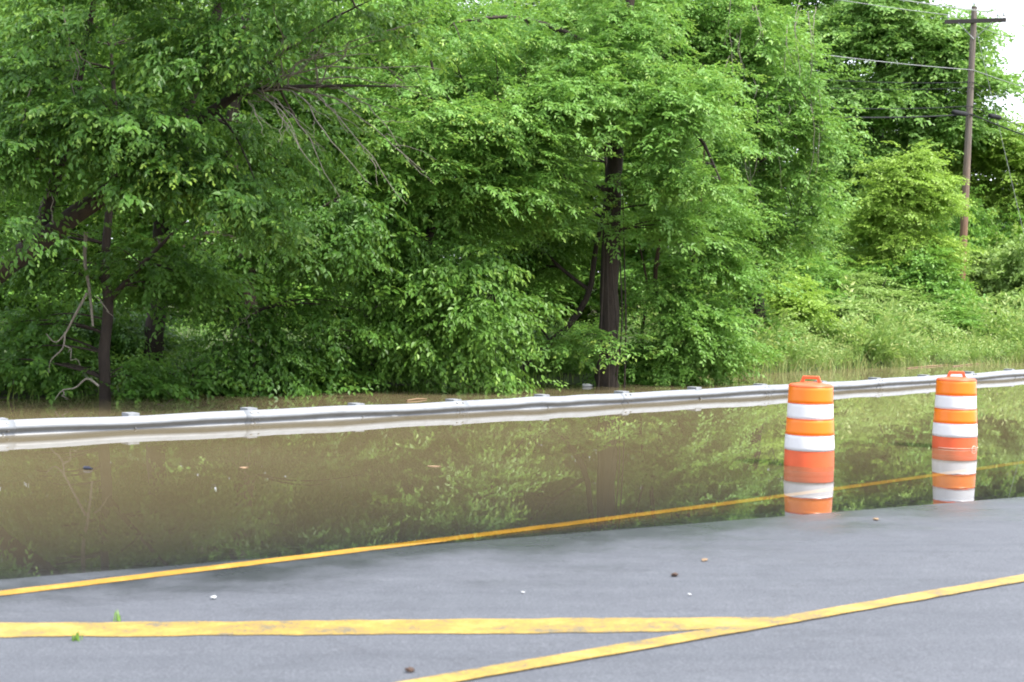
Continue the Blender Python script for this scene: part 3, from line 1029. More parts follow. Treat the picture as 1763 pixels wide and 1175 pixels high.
# --- short vine-hung trunk at far left, with a dead grey branch over the water
tw = []
A0 = [(145, 500), (125, 545), (110, 580), (105, 600)]
tw.append(tube(resample([P(x, y, 22.4) for x, y in ((150, 505), (128, 545), (112, 575), (95, 590), (80, 575))], [.022, .02, .017, .012, .006], 12)[0], np.linspace(.022, .007, 12), 6))
tw.append(tube(resample([P(x, y, 22.4) for x, y in ((112, 572), (108, 600), (88, 620), (84, 642))], [.016, .012, .01, .006], 10)[0], np.linspace(.016, .006, 10), 6))
tw.append(twig(P(110, 595, 22.4), P(138, 630, 22.3), .013, .01))
tw.append(tube(resample([P(x, y, 22.2) for x, y in ((170, 665), (150, 652), (130, 668), (108, 672), (95, 688))], [.022, .02, .016, .012, .008], 12)[0], np.linspace(.02, .006, 12), 6))
tw.append(twig(P(108, 672, 22.2), P(112, 688, 22.2), .012, 0))
tw.append(tube(resample([P(x, y, 22.6) for x, y in ((148, 400), (146, 450), (154, 500), (160, 562))], [.03, .03, .026, .02], 12)[0], np.linspace(.034, .018, 12), 6))
tw.append(twig(P(165, 510, 22.4), P(195, 545, 22.3), .012, .0))
tree('vine_hung_tree', 'slim reddish trunk hung with vines beside a dead grey branch, far left', 'tree',
     [([gz(182, 23.4), P(180, 600, 23.4), P(186, 520, 23.5), P(180, 440, 23.6), P(200, 250, 23.8), P(190, 80, 24)], [.10, .09, .082, .07, .05, .025]),
      ([P(186, 520, 23.5), P(260, 440, 23.3), P(320, 380, 23.2)], [.05, .035, .015])],
     [LB(60, 540, 23.9, .7, .6, .6, 4), LB(310, 500, 23.8, .7, .6, .5, 4), LB(230, 430, 23.6, .9, .7, .5, 7), LB(60, 440, 23.8, .8, .6, .5, 7),
      LB(250, 640, 23.5, .5, .4, .25, 2), LB(20, 630, 23.4, .6, .5, .45, 4), LB(200, 240, 24.2, 1.6, .9, 1.0, 10), LB(160, 60, 24.6, 1.8, 1, 1, 9)],
     leaf='deep', tpl='low', bark=BARK, sprays=22, young=.4, extra=[('dead_branch', tw, TWIG)])

# --- dark ivy-clad trunk
tw = [twig(P(412, 480, 25), P(428, 560, 24.9), .015, 0), twig(P(428, 560, 24.9), P(440, 610, 24.9), .013, 0), twig(P(438, 540, 24.9), P(400, 570, 24.8), .012, .05),
      twig(P(400, 570, 24.8), P(376, 600, 24.8), .009, .02), twig(P(405, 580, 24.9), P(450, 600, 24.9), .009, .06), twig(P(330, 690, 24.0), P(240, 650, 24.2), .014, -.02),
      twig(P(440, 610, 24.9), P(430, 640, 24.9), .01), twig(P(345, 420, 25), P(375, 430, 24.8), .02, .08)]
tree('ivy_clad_tree', 'dark ivy-clad tree behind the second guardrail post', 'tree',
     [([gz(432, 25.8), P(430, 600, 25.8), P(425, 500, 25.8), P(415, 400, 25.9), P(400, 250, 26), P(420, 60, 26.2), P(440, -120, 26.4)], [.2, .19, .18, .15, .12, .08, .04]),
      ([P(418, 430, 25.9), P(520, 380, 25.5), P(600, 330, 25.2)], [.07, .05, .02]), ([P(415, 420, 25.9), P(360, 400, 25.4), P(310, 430, 25)], [.07, .05, .02])],
     [LB(430, 540, 25.6, .35, .32, 1.0, 8), LB(520, 430, 25.4, .9, .7, .6, 9), LB(340, 440, 25.3, .8, .7, .6, 8), LB(570, 540, 25.8, .6, .6, .4, 3),
      LB(480, 600, 25.7, .5, .5, .4, 3), LB(420, 250, 26.2, 1.6, 1.0, 1.1, 12), LB(480, 60, 26.4, 1.8, 1.2, 1.2, 12), LB(420, -140, 26.6, 2, 1.4, 1, 5), LB(360, 640, 25.2, .6, .5, .3, 3), LB(590, 400, 25.0, .8, .7, .45, 8)],
     leaf='deep', tpl='broad', sprays=20, young=.4, extra=[('dead_branch', tw, TWIG)])

# --- slanted dark stem with a bright skirt of leaves down to the water
tree('slanting_tree', 'dark slanting stem with a bright skirt of leaves hanging to the water', 'tree',
     [([gz(632, 27.6), P(650, 625, 27.6), P(690, 560, 27.4), P(720, 480, 27.3), P(745, 380, 27.3), P(760, 250, 27.4), P(740, 90, 27.6)], [.13, .12, .11, .09, .07, .05, .02]),
      ([P(715, 490, 27.3), P(780, 470, 26.9), P(850, 500, 26.6)], [.05, .035, .012])],
     [LB(750, 590, 26.8, .75, .5, .45, 9), LB(820, 555, 26.7, .7, .5, .4, 7), LB(700, 530, 27.0, .6, .5, .35, 5), LB(840, 640, 26.9, .5, .4, .25, 4),
      LB(800, 450, 26.8, .8, .6, .35, 7), LB(640, 460, 27, .7, .6, .5, 5), LB(720, 380, 27.2, 1.0, .7, .6, 9), LB(600, 600, 27.6, .5, .4, .5, 4)],
     leaf='mid', tpl='broad', sprays=24, young=.5)

# --- the big trunk in the middle
tw = []
vines = []
for x0, x1 in ((1062, 1058), (1075, 1072), (1030, 1040), (1060, 1066), (1048, 1052)):
    q, r = resample([P(x0, 668, 28.5), P((x0 + x1) / 2 + rng.uniform(-8, 8), 560, 28.55), P(x1 + rng.uniform(-8, 8), 450, 28.55), P(x1, 320, 28.6)], [.018, .016, .013, .01], 16)
    vines.append(tube(q, r, 5))
tree('broad_tree', 'thick dark trunk standing in the water at the middle under a broad pale crown', 'tree',
     [([gz(1046, 28.9), P(1046, 640, 28.9), P(1048, 560, 28.9), P(1052, 450, 28.9), P(1055, 340, 28.9), P(1062, 240, 29), P(1070, 120, 29.2), P(1090, -40, 29.4), P(1100, -200, 29.6)],
       [.26, .205, .19, .18, .17, .15, .12, .08, .04]),
      ([P(1062, 275, 29), P(980, 190, 28.2), P(900, 170, 27.4), P(800, 190, 26.6), P(720, 240, 26)], [.10, .075, .06, .04, .015]),
      ([P(1066, 220, 29), P(1130, 180, 28.2), P(1200, 230, 27.6), P(1240, 310, 27.3)], [.09, .06, .04, .015]),
      ([P(1056, 330, 28.9), P(960, 300, 28.3), P(930, 275, 28), P(860, 300, 27.6), P(800, 350, 27.2)], [.07, .05, .045, .03, .012]),
      ([P(1070, 120, 29.2), P(980, 60, 28.6), P(880, 30, 28), P(780, 40, 27.4)], [.08, .06, .04, .015])],
     [LB(780, 215, 26.2, 1.1, .8, .4, 13), LB(900, 205, 26.6, 1.1, .8, .45, 14), LB(1010, 160, 27.0, 1.0, .8, .42, 13), LB(1125, 185, 27.3, .8, .7, .42, 10),
      LB(1190, 280, 27.4, .6, .5, .5, 8), LB(860, 300, 26.9, .9, .7, .4, 10), LB(910, 270, 27, .6, .5, .3, 5), LB(720, 290, 26.4, .8, .6, .45, 9),
      LB(850, 100, 27.4, 1.2, .9, .5, 11), LB(990, 90, 28, 1.2, .9, .5, 10), LB(1140, 110, 28, 1.1, .9, .6, 10), LB(1000, -60, 29, 2.2, 1.6, .9, 9),
      LB(700, 150, 27, 1.2, .8, .7, 8), LB(1150, 380, 28.4, .45, .5, .5, 5), LB(820, 390, 27.6, .9, .7, .4, 8), LB(940, 360, 28.0, .6, .5, .3, 5),
      LB(1035, 575, 28.2, .36, .28, .14, 2), LB(1075, 40, 28.3, .7, .5, .55, 8), LB(1062, 190, 28.0, .5, .4, .35, 4)],
     leaf='light', tpl='lance', sprays=29, young=1.0, extra=[('vine', vines, BARK)])

# --- curved leaning stem left of the trunk
tree('curved_sapling', 'curved dark stem leaning up from the water towards the thick middle trunk', 'tree',
     [([gz(884, 29.8), P(888, 648, 29.8), P(930, 605, 29.7), P(985, 555, 29.6), P(1015, 500, 29.5), P(1025, 430, 29.5), P(1045, 340, 29.6), P(1040, 240, 29.8)],
       [.075, .07, .065, .065, .06, .05, .04, .02]),
      ([P(1015, 500, 29.5), P(975, 470, 29.6), P(925, 425, 29.8), P(880, 400, 30)], [.045, .04, .03, .012])],
     [LB(930, 420, 30.4, .8, .6, .45, 9), LB(860, 480, 30.6, .8, .6, .5, 8), LB(990, 380, 30.6, .7, .5, .4, 6), LB(960, 300, 30.6, .9, .6, .5, 7)],
     leaf='mid', tpl='lance', sprays=30, young=.6)

# --- leafy tree right of the trunk with thin red stems
tree('thin_stemmed_tree', 'many-stemmed leafy tree right of the thick trunk, with thin reddish stems', 'tree',
     [([gz(1150, 30.5), P(1140, 560, 30.4), P(1128, 480, 30.2), P(1140, 400, 30), P(1155, 340, 30), P(1150, 200, 30.3)], [.06, .05, .045, .04, .035, .02]),
      ([gz(1180, 30.8), P(1175, 560, 30.6), P(1190, 460, 30.3), P(1205, 360, 30.2), P(1215, 220, 30.5)], [.05, .045, .04, .03, .015]),
      ([gz(1110, 30.6), P(1105, 580, 30.6), P(1115, 500, 30.4), P(1100, 420, 30.3)], [.04, .035, .03, .015])],
     [LB(1190, 560, 30.0, .7, .5, .7, 12), LB(1140, 480, 30.3, .55, .5, .6, 8), LB(1230, 450, 30.4, .7, .5, .7, 11), LB(1170, 620, 30.2, .6, .4, .3, 6),
      LB(1200, 350, 30.2, .7, .5, .6, 8), LB(1240, 600, 30.8, .5, .4, .45, 6), LB(1110, 610, 30.6, .35, .4, .3, 4), LB(1180, 230, 30.6, .9, .6, .7, 7)],
     leaf='light', tpl='fine', bark=BARK_RED, sprays=30, young=.7)

# --- vine-draped tree that ends the near wood at the right
tw = []
for i in range(30):
    x = rng.uniform(1250, 1415)
    y0 = rng.uniform(-20, 220)
    y1 = y0 + rng.uniform(50, 160)
    q, r = resample([P(x, y0, 34.3 + rng.uniform(-.5, .5)), P(x + rng.uniform(-14, 18), (y0 + y1) / 2, 33.9 + rng.uniform(-.4, .4)), P(x + rng.uniform(-18, 26), y1, 33.9)], [.010, .008, .004], 10)
    q[1:-1] += rng.normal(0, .012, (8, 3))
    tw.append(tube(q, r, 5))
tree('vine_draped_tree', 'tall tree draped in brown hanging vines at the right end of the near wood', 'tree',
     [([gz(1300, 36.5), P(1300, 520, 36.4), P(1295, 400, 36.3), P(1310, 250, 36.2), P(1300, 80, 36.3), P(1310, -120, 36.4)], [.24, .2, .18, .15, .11, .05]),
      ([P(1300, 260, 36.2), P(1350, 220, 35.4), P(1400, 190, 35)], [.08, .05, .02]), ([P(1295, 420, 36.3), P(1360, 400, 35.7), P(1400, 420, 35.5)], [.07, .05, .02])],
     [LB(1270, 60, 35, 1.1, .9, .9, 13), LB(1340, 120, 35, .9, .8, .9, 12), LB(1380, 220, 35, .55, .6, .5, 9), LB(1290, 220, 34.7, 1.0, .7, .8, 14), LB(1345, 300, 35.2, .8, .6, .5, 9),
      LB(1270, 340, 35.2, .9, .7, .6, 10), LB(1330, 400, 35.8, .9, .7, .5, 9), LB(1250, 450, 35.6, .7, .6, .6, 8), LB(1300, -100, 35.6, 1.6, 1.3, 1, 7), LB(1230, 160, 35, .9, .8, .8, 9)],
     leaf='light', tpl='fine', sprays=32, young=.8, extra=[('hanging_vine', tw, TWIG)], scale=1.15)

# --- second rank, behind the front trees: fills the top of the picture
tree('tall_tree', 'tall tree whose crown fills the top above the thick middle trunk', 'tree',
     [([gz(1190, 37), P(1180, 450, 37), P(1170, 200, 37), P(1150, 0, 37.2), P(1140, -200, 37.4)], [.26, .22, .18, .13, .06])],
     [LB(1080, 40, 35.5, 1.4, 1.0, .9, 13), LB(1200, 20, 35.2, 1.3, 1.0, .9, 13), LB(1140, -120, 36, 2.2, 1.5, 1.0, 8), LB(950, 20, 35.2, 1.4, 1.0, .9, 12), LB(1210, 150, 35.6, 1.1, .8, .7, 9),
      LB(1080, 170, 36.2, 1.3, .9, .8, 9)],
     leaf='light', tpl='fine', sprays=31, young=.8, scale=1.18)
tree('tall_tree', 'pale leafy tree behind the bare twigs, filling the top left of centre', 'tree',
     [([gz(640, 31), P(640, 500, 31), P(620, 300, 31), P(600, 100, 31.2), P(610, -150, 31.4)], [.2, .18, .15, .11, .04])],
     [LB(560, 80, 29.6, 1.3, 1.0, .9, 13), LB(700, 60, 29.4, 1.3, 1.0, .9, 13), LB(640, 190, 29.4, 1.2, .9, .7, 12), LB(740, 170, 29.4, 1.0, .8, .7, 10), LB(560, 290, 30, 1.1, .8, .6, 9),
      LB(660, 340, 29.8, 1.1, .8, .6, 10), LB(640, -90, 30.4, 2.2, 1.5, 1, 8), LB(600, 430, 30.6, 1, .7, .5, 8), LB(840, 60, 30.5, 1.1, .9, .8, 9)],
     leaf='light', tpl='fine', sprays=31, young=.75, scale=1.1)
tree('tall_tree', 'deep green tree behind the leaning limb at the top left', 'tree',
     [([gz(260, 29), P(270, 500, 29), P(280, 300, 29), P(270, 100, 29.2), P(280, -150, 29.4)], [.2, .18, .15, .11, .04])],
     [LB(120, 180, 27.4, 1.5, 1.0, 1.0, 13), LB(280, 120, 27.4, 1.5, 1.0, 1.0, 13), LB(420, 160, 27.5, 1.3, .9, .9, 11), LB(200, 0, 27.8, 2.2, 1.3, .9, 14), LB(320, 300, 28, 1.3, .8, .8, 9),
      LB(40, 40, 27.5, 1.5, 1, 1, 10), LB(80, 320, 28, 1.2, .8, .7, 8), LB(480, 20, 28, 1.4, 1, .9, 11)],
     leaf='mid', tpl='low', sprays=27, young=.5, scale=1.1)

# --- low shrubs by the water under the trees
def shrub(label, px, Y, top_py, half_w, leaf, tpl, n, young=.5, cat='bush', sprays=28, name='shrub', scale=1.0, group='shrubs along the far shore', depth=None):
    g = gz(px, Y, -0.05)
    g[2] = max(g[2], -0.25)
    topz = P(px, top_py, Y)[2]
    h = topz - max(g[2], 0)
    limbs = []
    for k in range(4):
        a = rng.uniform(0, 6.28)
        e = g + np.array((math.cos(a) * half_w * .5, math.sin(a) * half_w * .35, h * rng.uniform(.6, .85)))
        limbs.append(([g + rng.normal(0, .04, 3) * np.array((1, 1, 0)), (g + e) / 2 + np.array((0, 0, .05 * h)), e], [.03, .022, .008]))
    d = depth or half_w * .8
    lobes = [(g + np.array((0, 0, h * .55)), (half_w * .8, d * .8, h * .42), int(n * .5)),
             (g + np.array((-half_w * .45, -d * .2, h * .38)), (half_w * .5, d * .7, h * .33), int(n * .25)),
             (g + np.array((half_w * .45, -d * .2, h * .38)), (half_w * .5, d * .7, h * .33), int(n * .25))]
    return tree(name, label, cat, limbs, lobes, leaf=leaf, tpl=tpl, group=group, sprays=sprays, young=young,
                bough_r=.012, spread=.3, minz=max(float(zground(g[0], g[1])), 0) + .06, trunk_name='stems', scale=scale)

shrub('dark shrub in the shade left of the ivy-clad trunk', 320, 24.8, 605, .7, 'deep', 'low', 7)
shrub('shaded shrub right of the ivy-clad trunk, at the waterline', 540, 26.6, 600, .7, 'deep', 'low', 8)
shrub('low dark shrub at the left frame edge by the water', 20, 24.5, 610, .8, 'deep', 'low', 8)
shrub('low green shrub in the gap left of the curved stem', 900, 31.6, 570, .8, 'mid', 'lance', 12)
shrub('low shrub deep in the wood between curved stem and thick trunk', 985, 32.5, 580, .7, 'mid', 'lance', 10)
shrub('low leafy shrub at the water just right of the thick trunk', 1100, 30.4, 590, .5, 'mid', 'fine', 8)
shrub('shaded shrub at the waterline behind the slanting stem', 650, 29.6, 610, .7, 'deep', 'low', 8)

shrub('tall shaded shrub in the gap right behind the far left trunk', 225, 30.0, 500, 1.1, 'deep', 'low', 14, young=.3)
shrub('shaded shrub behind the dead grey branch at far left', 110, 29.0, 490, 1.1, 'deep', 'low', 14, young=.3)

# --- background wood seen through the gaps
BG = [(20, 50, -120, 'light'), (-60, 44, -20, 'light'), (170, 47, -60, 'lime'), (400, 45, 0, 'light'), (600, 48, -40, 'lime'), (800, 46, -30, 'light'), (1000, 49, -80, 'lime'), (1160, 47, -20, 'light'),
      (200, 66, -250, 'mid'), (480, 67, -250, 'mid'), (750, 66, -250, 'mid'), (1010, 68, -250, 'mid'), (60, 58, -200, 'mid'), (330, 60, -220, 'mid'), (620, 58, -200, 'mid'), (880, 60, -230, 'mid'), (1120, 58, -220, 'mid')]
BGL = ['sunlit tree filling the space between the far left trunk and the frame edge', 'sunlit tree in the clearing behind the far left trunk', 'bright lime tree glimpsed behind the dead grey branch', 'sunlit tree glimpsed behind the ivy-clad trunk',
       'bright lime tree glimpsed through the gap right of the ivy-clad trunk', 'sunlit tree glimpsed behind the bright leaf skirt', 'bright lime tree glimpsed left of the thick middle trunk',
       'sunlit tree glimpsed right of the thick middle trunk',
       'hindmost tree far behind the leaning limb', 'hindmost tree far behind the bare arching twigs', 'hindmost tree far behind the bright leaf skirt', 'hindmost tree far behind the thick middle trunk',
       'farthest tree behind the leaning limb', 'farthest tree behind the ivy-clad trunk', 'farthest tree behind the slanting stem', 'farthest tree behind the curved stem', 'farthest tree behind the thin-stemmed tree']
FAR = [(1240, 74, -150, 'cool'), (1370, 76, -60, 'cool'), (1470, 78, 120, 'cool'), (1590, 80, 230, 'cool')]
FARL = ['far green tree filling the gap behind the vine-draped tree', 'far green tree between the vine-draped tree and the tall far tree',
        'far tree hidden behind the dark green tree left of the pole', 'far tree behind the lime-green tree']
protos, count = {}, {}
for (px, Y, tp, lf), lb in zip(BG + FAR, BGL + FARL):
    topz = P(px, tp, Y)[2]
    g = gz(px, Y)
    far = Y > 55
    key = ('far', count.get('far', 0) % 2) if far else ('near', 0)
    count['far'] = count.get('far', 0) + (1 if far else 0)
    if key in protos:
        pr_, h0 = protos[key]
        k_ = rng.uniform(.92, 1.08) * (1.15 if Y > 70 else 1.0)
        copy_tree(pr_, lb, tuple(g), rng.uniform(-.6, .6), (k_, k_, topz / h0), lf)
        continue
    mid = g + np.array((rng.uniform(-.4, .4), 0, topz * .5))
    tp_ = g + np.array((rng.uniform(-.6, .6), 0, topz * .9))
    lobes = [(g + np.array((rng.uniform(-1.2, 1.2), rng.uniform(-1, .3), topz * z)), (2.7 if far else 1.9, 1.4, topz * .13), 12 if far else 9) for z in (.12, .27, .42, .57, .72, .87)]
    lobes += [(g + np.array((sd * 1.9, -.5, topz * z)), (1.3, 1.2, topz * .12), 6) for sd in (-1, 1) for z in (.2, .5, .78)]
    pr_ = tree('background_tree', lb, 'tree', [([g, mid, tp_], [.2, .14, .04])], lobes, leaf=lf, tpl='far', group='trees behind the near wood', sprays=24, young=.6, bough_r=.03, spread=.6, scale=1.3)
    protos[key] = (pr_, topz)

# --- the tall far tree beside the pole, its edge against the white sky
Yf = 60.0
tree('tall_tree', 'tall dark green far tree left of the utility pole, its edge against the sky', 'tree',
     [([gz(1500, Yf), P(1500, 400, Yf), P(1510, 200, Yf), P(1520, 50, Yf), P(1520, -150, Yf + .5)], [.36, .3, .25, .18, .07]),
      ([P(1510, 220, Yf), P(1570, 110, Yf - .5), P(1620, 70, Yf - 1)], [.14, .1, .04]), ([P(1505, 280, Yf), P(1590, 190, Yf - 1), P(1650, 130, Yf - 1)], [.13, .09, .03])],
     [LB(1450, 60, 58, 1.7, 1.4, 1.5, 16), LB(1540, 40, 57.6, 1.6, 1.3, 1.3, 16), LB(1600, 90, 57.4, 1.2, 1.1, 1.1, 12), LB(1660, 120, 58, 1.1, 1.0, 0.9, 11), LB(1625, 30, 58.5, 1.1, 1, .9, 8),
      LB(1440, 180, 57.8, 1.5, 1.2, 1.1, 14), LB(1540, 160, 57.4, 1.4, 1.2, 1.0, 13), LB(1610, 190, 57.6, 1.2, 1.1, .9, 11), LB(1470, 290, 57.6, 1.5, 1.2, 1.0, 13), LB(1570, 270, 58.2, 1.3, 1.1, .9, 9),
      LB(1430, 380, 58, 1.2, 1.1, 1.0, 9), LB(1520, 380, 58.4, 1.3, 1.1, 1.0, 8), LB(1500, -90, 58.5, 3, 2, 1.4, 11), LB(1640, 230, 59, .8, .8, .6, 5)],
     leaf='cool', tpl='far', sprays=38, young=.8, bough_r=.045, spread=.65, scale=1.22, minz=1)
tree('lime_tree', 'small lime-green rounded tree on the bank, left of the pole', 'tree',
     [([gz(1560, 49), P(1560, 440, 49), P(1555, 380, 49), P(1555, 290, 49)], [.07, .06, .05, .02])],
     [LB(1555, 300, 48.6, .75, .7, .55, 10), LB(1530, 350, 48.4, .8, .7, .6, 10), LB(1590, 350, 48.5, .7, .7, .6, 9), LB(1550, 410, 48.4, .9, .8, .5, 9), LB(1500, 400, 48.6, .5, .5, .4, 4), LB(1600, 430, 48.3, .7, .6, .45, 7), LB(1515, 450, 48.2, .7, .6, .4, 7), LB(1570, 262, 48.8, .35, .4, .3, 3)],
     leaf='lime', tpl='farfine', sprays=36, young=.8, scale=.95, minz=1)
tree('bank_tree', 'cool green tree of the far wall, right behind the pole', 'tree',
     [([gz(1650, 62), P(1650, 450, 62), P(1655, 300, 62)], [.15, .12, .04])],
     [LB(1640, 300, 60, 1.4, 1.1, 1.3, 13), LB(1620, 400, 59.5, 1.4, 1.1, 1.1, 12), LB(1690, 350, 60, 1.1, 1.0, 1.3, 11), LB(1690, 450, 59, 1.4, 1.0, 1.0, 11), LB(1690, 240, 61, .6, .7, .6, 6), LB(1600, 300, 59.5, 1.1, .9, .9, 8)],
     leaf='lime', tpl='far', sprays=36, young=.5, scale=1.15, minz=1)
tree('bank_tree', 'pale green tree at the right frame edge under the wires', 'tree',
     [([gz(1770, 60), P(1765, 450, 60), P(1760, 230, 60)], [.15, .12, .04])],
     [LB(1760, 240, 58.5, .85, .8, 1.0, 9), LB(1760, 330, 58, 1.2, 1, 1.1, 11), LB(1750, 420, 57, 1.4, 1, 1.1, 12), LB(1820, 320, 58, 1.2, 1, 1.6, 10), LB(1740, 490, 56, 1.2, .9, .7, 9)],
     leaf='lime', tpl='far', sprays=36, young=.5, scale=1.1, minz=1)

# --- bushes on the right bank
BUSH = [
    ('yellow-green bush at the foot of the vine-draped tree', 1300, 40.0, 420, 1.3, 'lime', 22),
    ('dark leafy bush low in front of the vine-draped tree', 1240, 36.5, 500, 1.0, 'light', 18),
    ('dark green bush under the tall far tree', 1420, 50.0, 400, 1.4, 'cool', 18),
    ('pale bush at the foot of the lime-green tree', 1480, 46.0, 455, 1.4, 'weed', 18),
    ('rounded bush just left of the pole foot', 1560, 48.0, 450, 1.3, 'light', 20),
    ('low spreading bush in the middle of the grassy bank', 1500, 44.5, 520, 1.4, 'weed', 16),
    ('leafy bush behind the pole foot', 1690, 54.0, 410, 1.6, 'weed', 24),
    ('leafy bush at the right frame edge above the bank grass', 1765, 53.0, 400, 1.5, 'weed', 24),
    ('pale mound of brambles left on the grassy bank', 1400, 42.5, 500, 1.3, 'weed', 16),
    ('low green bush on the bank right below the pole', 1625, 49.5, 525, 1.1, 'weed', 12),
    ('low weedy bush at the water left of the near drum', 1290, 39.0, 545, 1.1, 'weed', 14),
    ('deep green bush in the hollow left of the lime tree', 1370, 46.0, 420, 1.3, 'cool', 16),
    ('leafy bush between the lime tree and the pole', 1615, 55.0, 380, 1.3, 'light', 22),
    ('bright bush rising behind the brambles on the bank', 1350, 45.0, 430, 1.3, 'light', 20),
    ('pale bush in front of the deep hollow by the tall far tree', 1440, 48.0, 420, 1.4, 'light', 22),
    ('bright bush below the lime-green tree, right side', 1545, 46.0, 490, 1.3, 'weed', 18),
    ('wide pale bush low on the bank right of the pole', 1715, 49.0, 500, 1.4, 'weed', 18),
    ('tall pale bush behind the wires at the right edge', 1730, 57.0, 330, 1.5, 'light', 24),
    ('tall leafy bush close behind the pole shaft', 1660, 58.0, 330, 1.5, 'light', 24),
    ('pale thicket masking the thin stem of the lime-green tree', 1565, 47.6, 425, 1.2, 'light', 18),
    ('tall green bush between the tall far tree and the lime-green tree', 1500, 55.0, 290, 1.5, 'light', 26),
    ('tall pale bush filling the gap left of the pole shaft', 1610, 57.0, 270, 1.4, 'light', 24),
    ('rounded pale bush under the wires, far from the water', 1480, 53.0, 350, 1.4, 'cool', 22),
    ('waist-high weedy clump behind the near drum, left of it', 1335, 38.5, 560, 1.0, 'weed', 12),
    ('waist-high weedy clump on the bank behind the near drum', 1410, 40.5, 548, 1.1, 'weed', 12),
    ('waist-high clump on the bank midway between the two drums', 1485, 42.0, 545, 1.1, 'light', 12),
    ('waist-high clump on the bank left of the right drum', 1560, 43.5, 540, 1.1, 'weed', 12),
    ('waist-high clump on the bank behind the right drum', 1640, 45.5, 545, 1.0, 'weed', 11),
    ('waist-high pale clump on the bank right of the right drum', 1735, 47.5, 545, 1.1, 'weed', 11),
    ('chest-high bramble heap under the yellow-green bush', 1330, 41.5, 500, 1.1, 'light', 14),
    ('chest-high bramble heap halfway up the bank in front of the lime tree', 1580, 45.8, 500, 1.2, 'light', 14),
]
bush_proto, bush_n = {}, 0
for lb, px, Y, tp, hw, lf, n in BUSH:
    g = gz(px, Y, -0.05)
    h = P(px, tp, Y)[2] - max(g[2], -.25)
    kind = 'low' if h < 1.25 else 'high'
    bush_n += 1
    key = (kind, bush_n % 2 if kind == 'low' else bush_n % 3)
    if key in bush_proto:
        pr_, h0, w0 = bush_proto[key]
        g[2] = max(g[2], -0.25)
        copy_tree(pr_, lb, tuple(g), rng.uniform(-.9, .9), (hw / w0 * rng.uniform(.95, 1.15), hw / w0, h / h0), lf)
    else:
        pr_ = shrub(lb, px, Y, tp, hw, lf, 'farfine', 22 if kind == 'high' else 13, young=.7, name='bush', sprays=34, scale=1.0, group='bushes on the right bank')
        bush_proto[key] = (pr_, h, hw)

# --- bank grass and weeds (uncountable)
def bank_points(n, x0, x1, dmin, dmax, power=1.0):
    x = rng.uniform(x0, x1, n)
    d = dmin + (dmax - dmin) * rng.uniform(0, 1, n) ** power
    y = np.interp(x, SHX, SHY) + d
    return np.stack((x, y, zground(x, y)), 1)

def blades(name, pts, hmin, hmax, w, mat, label):
    n = len(pts)
    h = rng.uniform(hmin, hmax, n) * (0.75 + .45 * np.sin(pts[:, 0] * 1.9 + 2 * np.sin(pts[:, 1] * 1.3)))
    a = rng.uniform(0, 2 * np.pi, n)
    lean = rng.uniform(.1, 1.1, n) * h
    la = rng.uniform(0, 2 * np.pi, n)
    ld = np.stack((np.cos(la), np.sin(la), np.zeros(n)), 1)
    sd = np.stack((np.cos(a), np.sin(a), np.zeros(n)), 1) * w / 2
    up = np.array((0, 0, 1.0))
    b0, b1 = pts - sd, pts + sd
    m = pts + up * (h * .6)[:, None] + ld * (lean * .3)[:, None]
    tip = pts + up * h[:, None] + ld * lean[:, None]
    V = np.stack((b0, b1, m + sd * .7, tip, m - sd * .7), 1).reshape(-1, 3)
    i = np.arange(n)[:, None] * 5
    F = np.concatenate((i + np.array([0, 1, 2, 4]), i + np.array([4, 2, 3, 3])))
    t = np.zeros((n, 5, 4))
    t[:, :, 0] = rng.uniform(0, 1, n)[:, None]
    t[:, :, 1] = np.clip(rng.normal(.35, .3, n), 0, 1)[:, None]
    t[:, :, 3] = 1
    F4 = i + np.array([0, 1, 2, 4])
    F3 = i + np.array([4, 2, 3])
    V_, tt = V, t.reshape(-1, 4)
    me = bpy.data.meshes.new(name)
    me.vertices.add(len(V_))
    me.vertices.foreach_set('co', V_.astype(np.float32).ravel())
    loops = np.concatenate((F4.ravel(), F3.ravel())).astype(np.int32)
    me.loops.add(len(loops))
    me.loops.foreach_set('vertex_index', loops)
    me.polygons.add(2 * n)
    me.polygons.foreach_set('loop_start', np.concatenate((np.arange(n) * 4, 4 * n + np.arange(n) * 3)).astype(np.int32))
    me.update(calc_edges=True)
    at_ = me.attributes.new('tint', 'FLOAT_COLOR', 'POINT')
    at_.data.foreach_set('color', tt.astype(np.float32).ravel())
    o = obj(name, me, mat)
    return tag(o, label, 'grass', kind='stuff')

GRASS = leaf_mat('bank_grass', (0.115, 0.20, 0.05), (0.21, 0.32, 0.09), (0.44, 0.42, 0.18), 0.6, .3)
pts = np.concatenate((bank_points(17000, 3.6, 26, -.7, 9, 1.3), bank_points(2500, 9, 26, -1.4, 2)))
pts[:, 2] = np.maximum(pts[:, 2], -0.25)
blades('grass', pts, .18, .6, .018, GRASS, 'tall pale green grass covering the flooded right bank')
pts = bank_points(900, -10, 4, -.3, 1.4)
pts[:, 2] = np.maximum(pts[:, 2], -.2)
blades('grass', pts, .2, .5, .014, LEAF['light'], 'thin green grass at the waterline under the left trees')

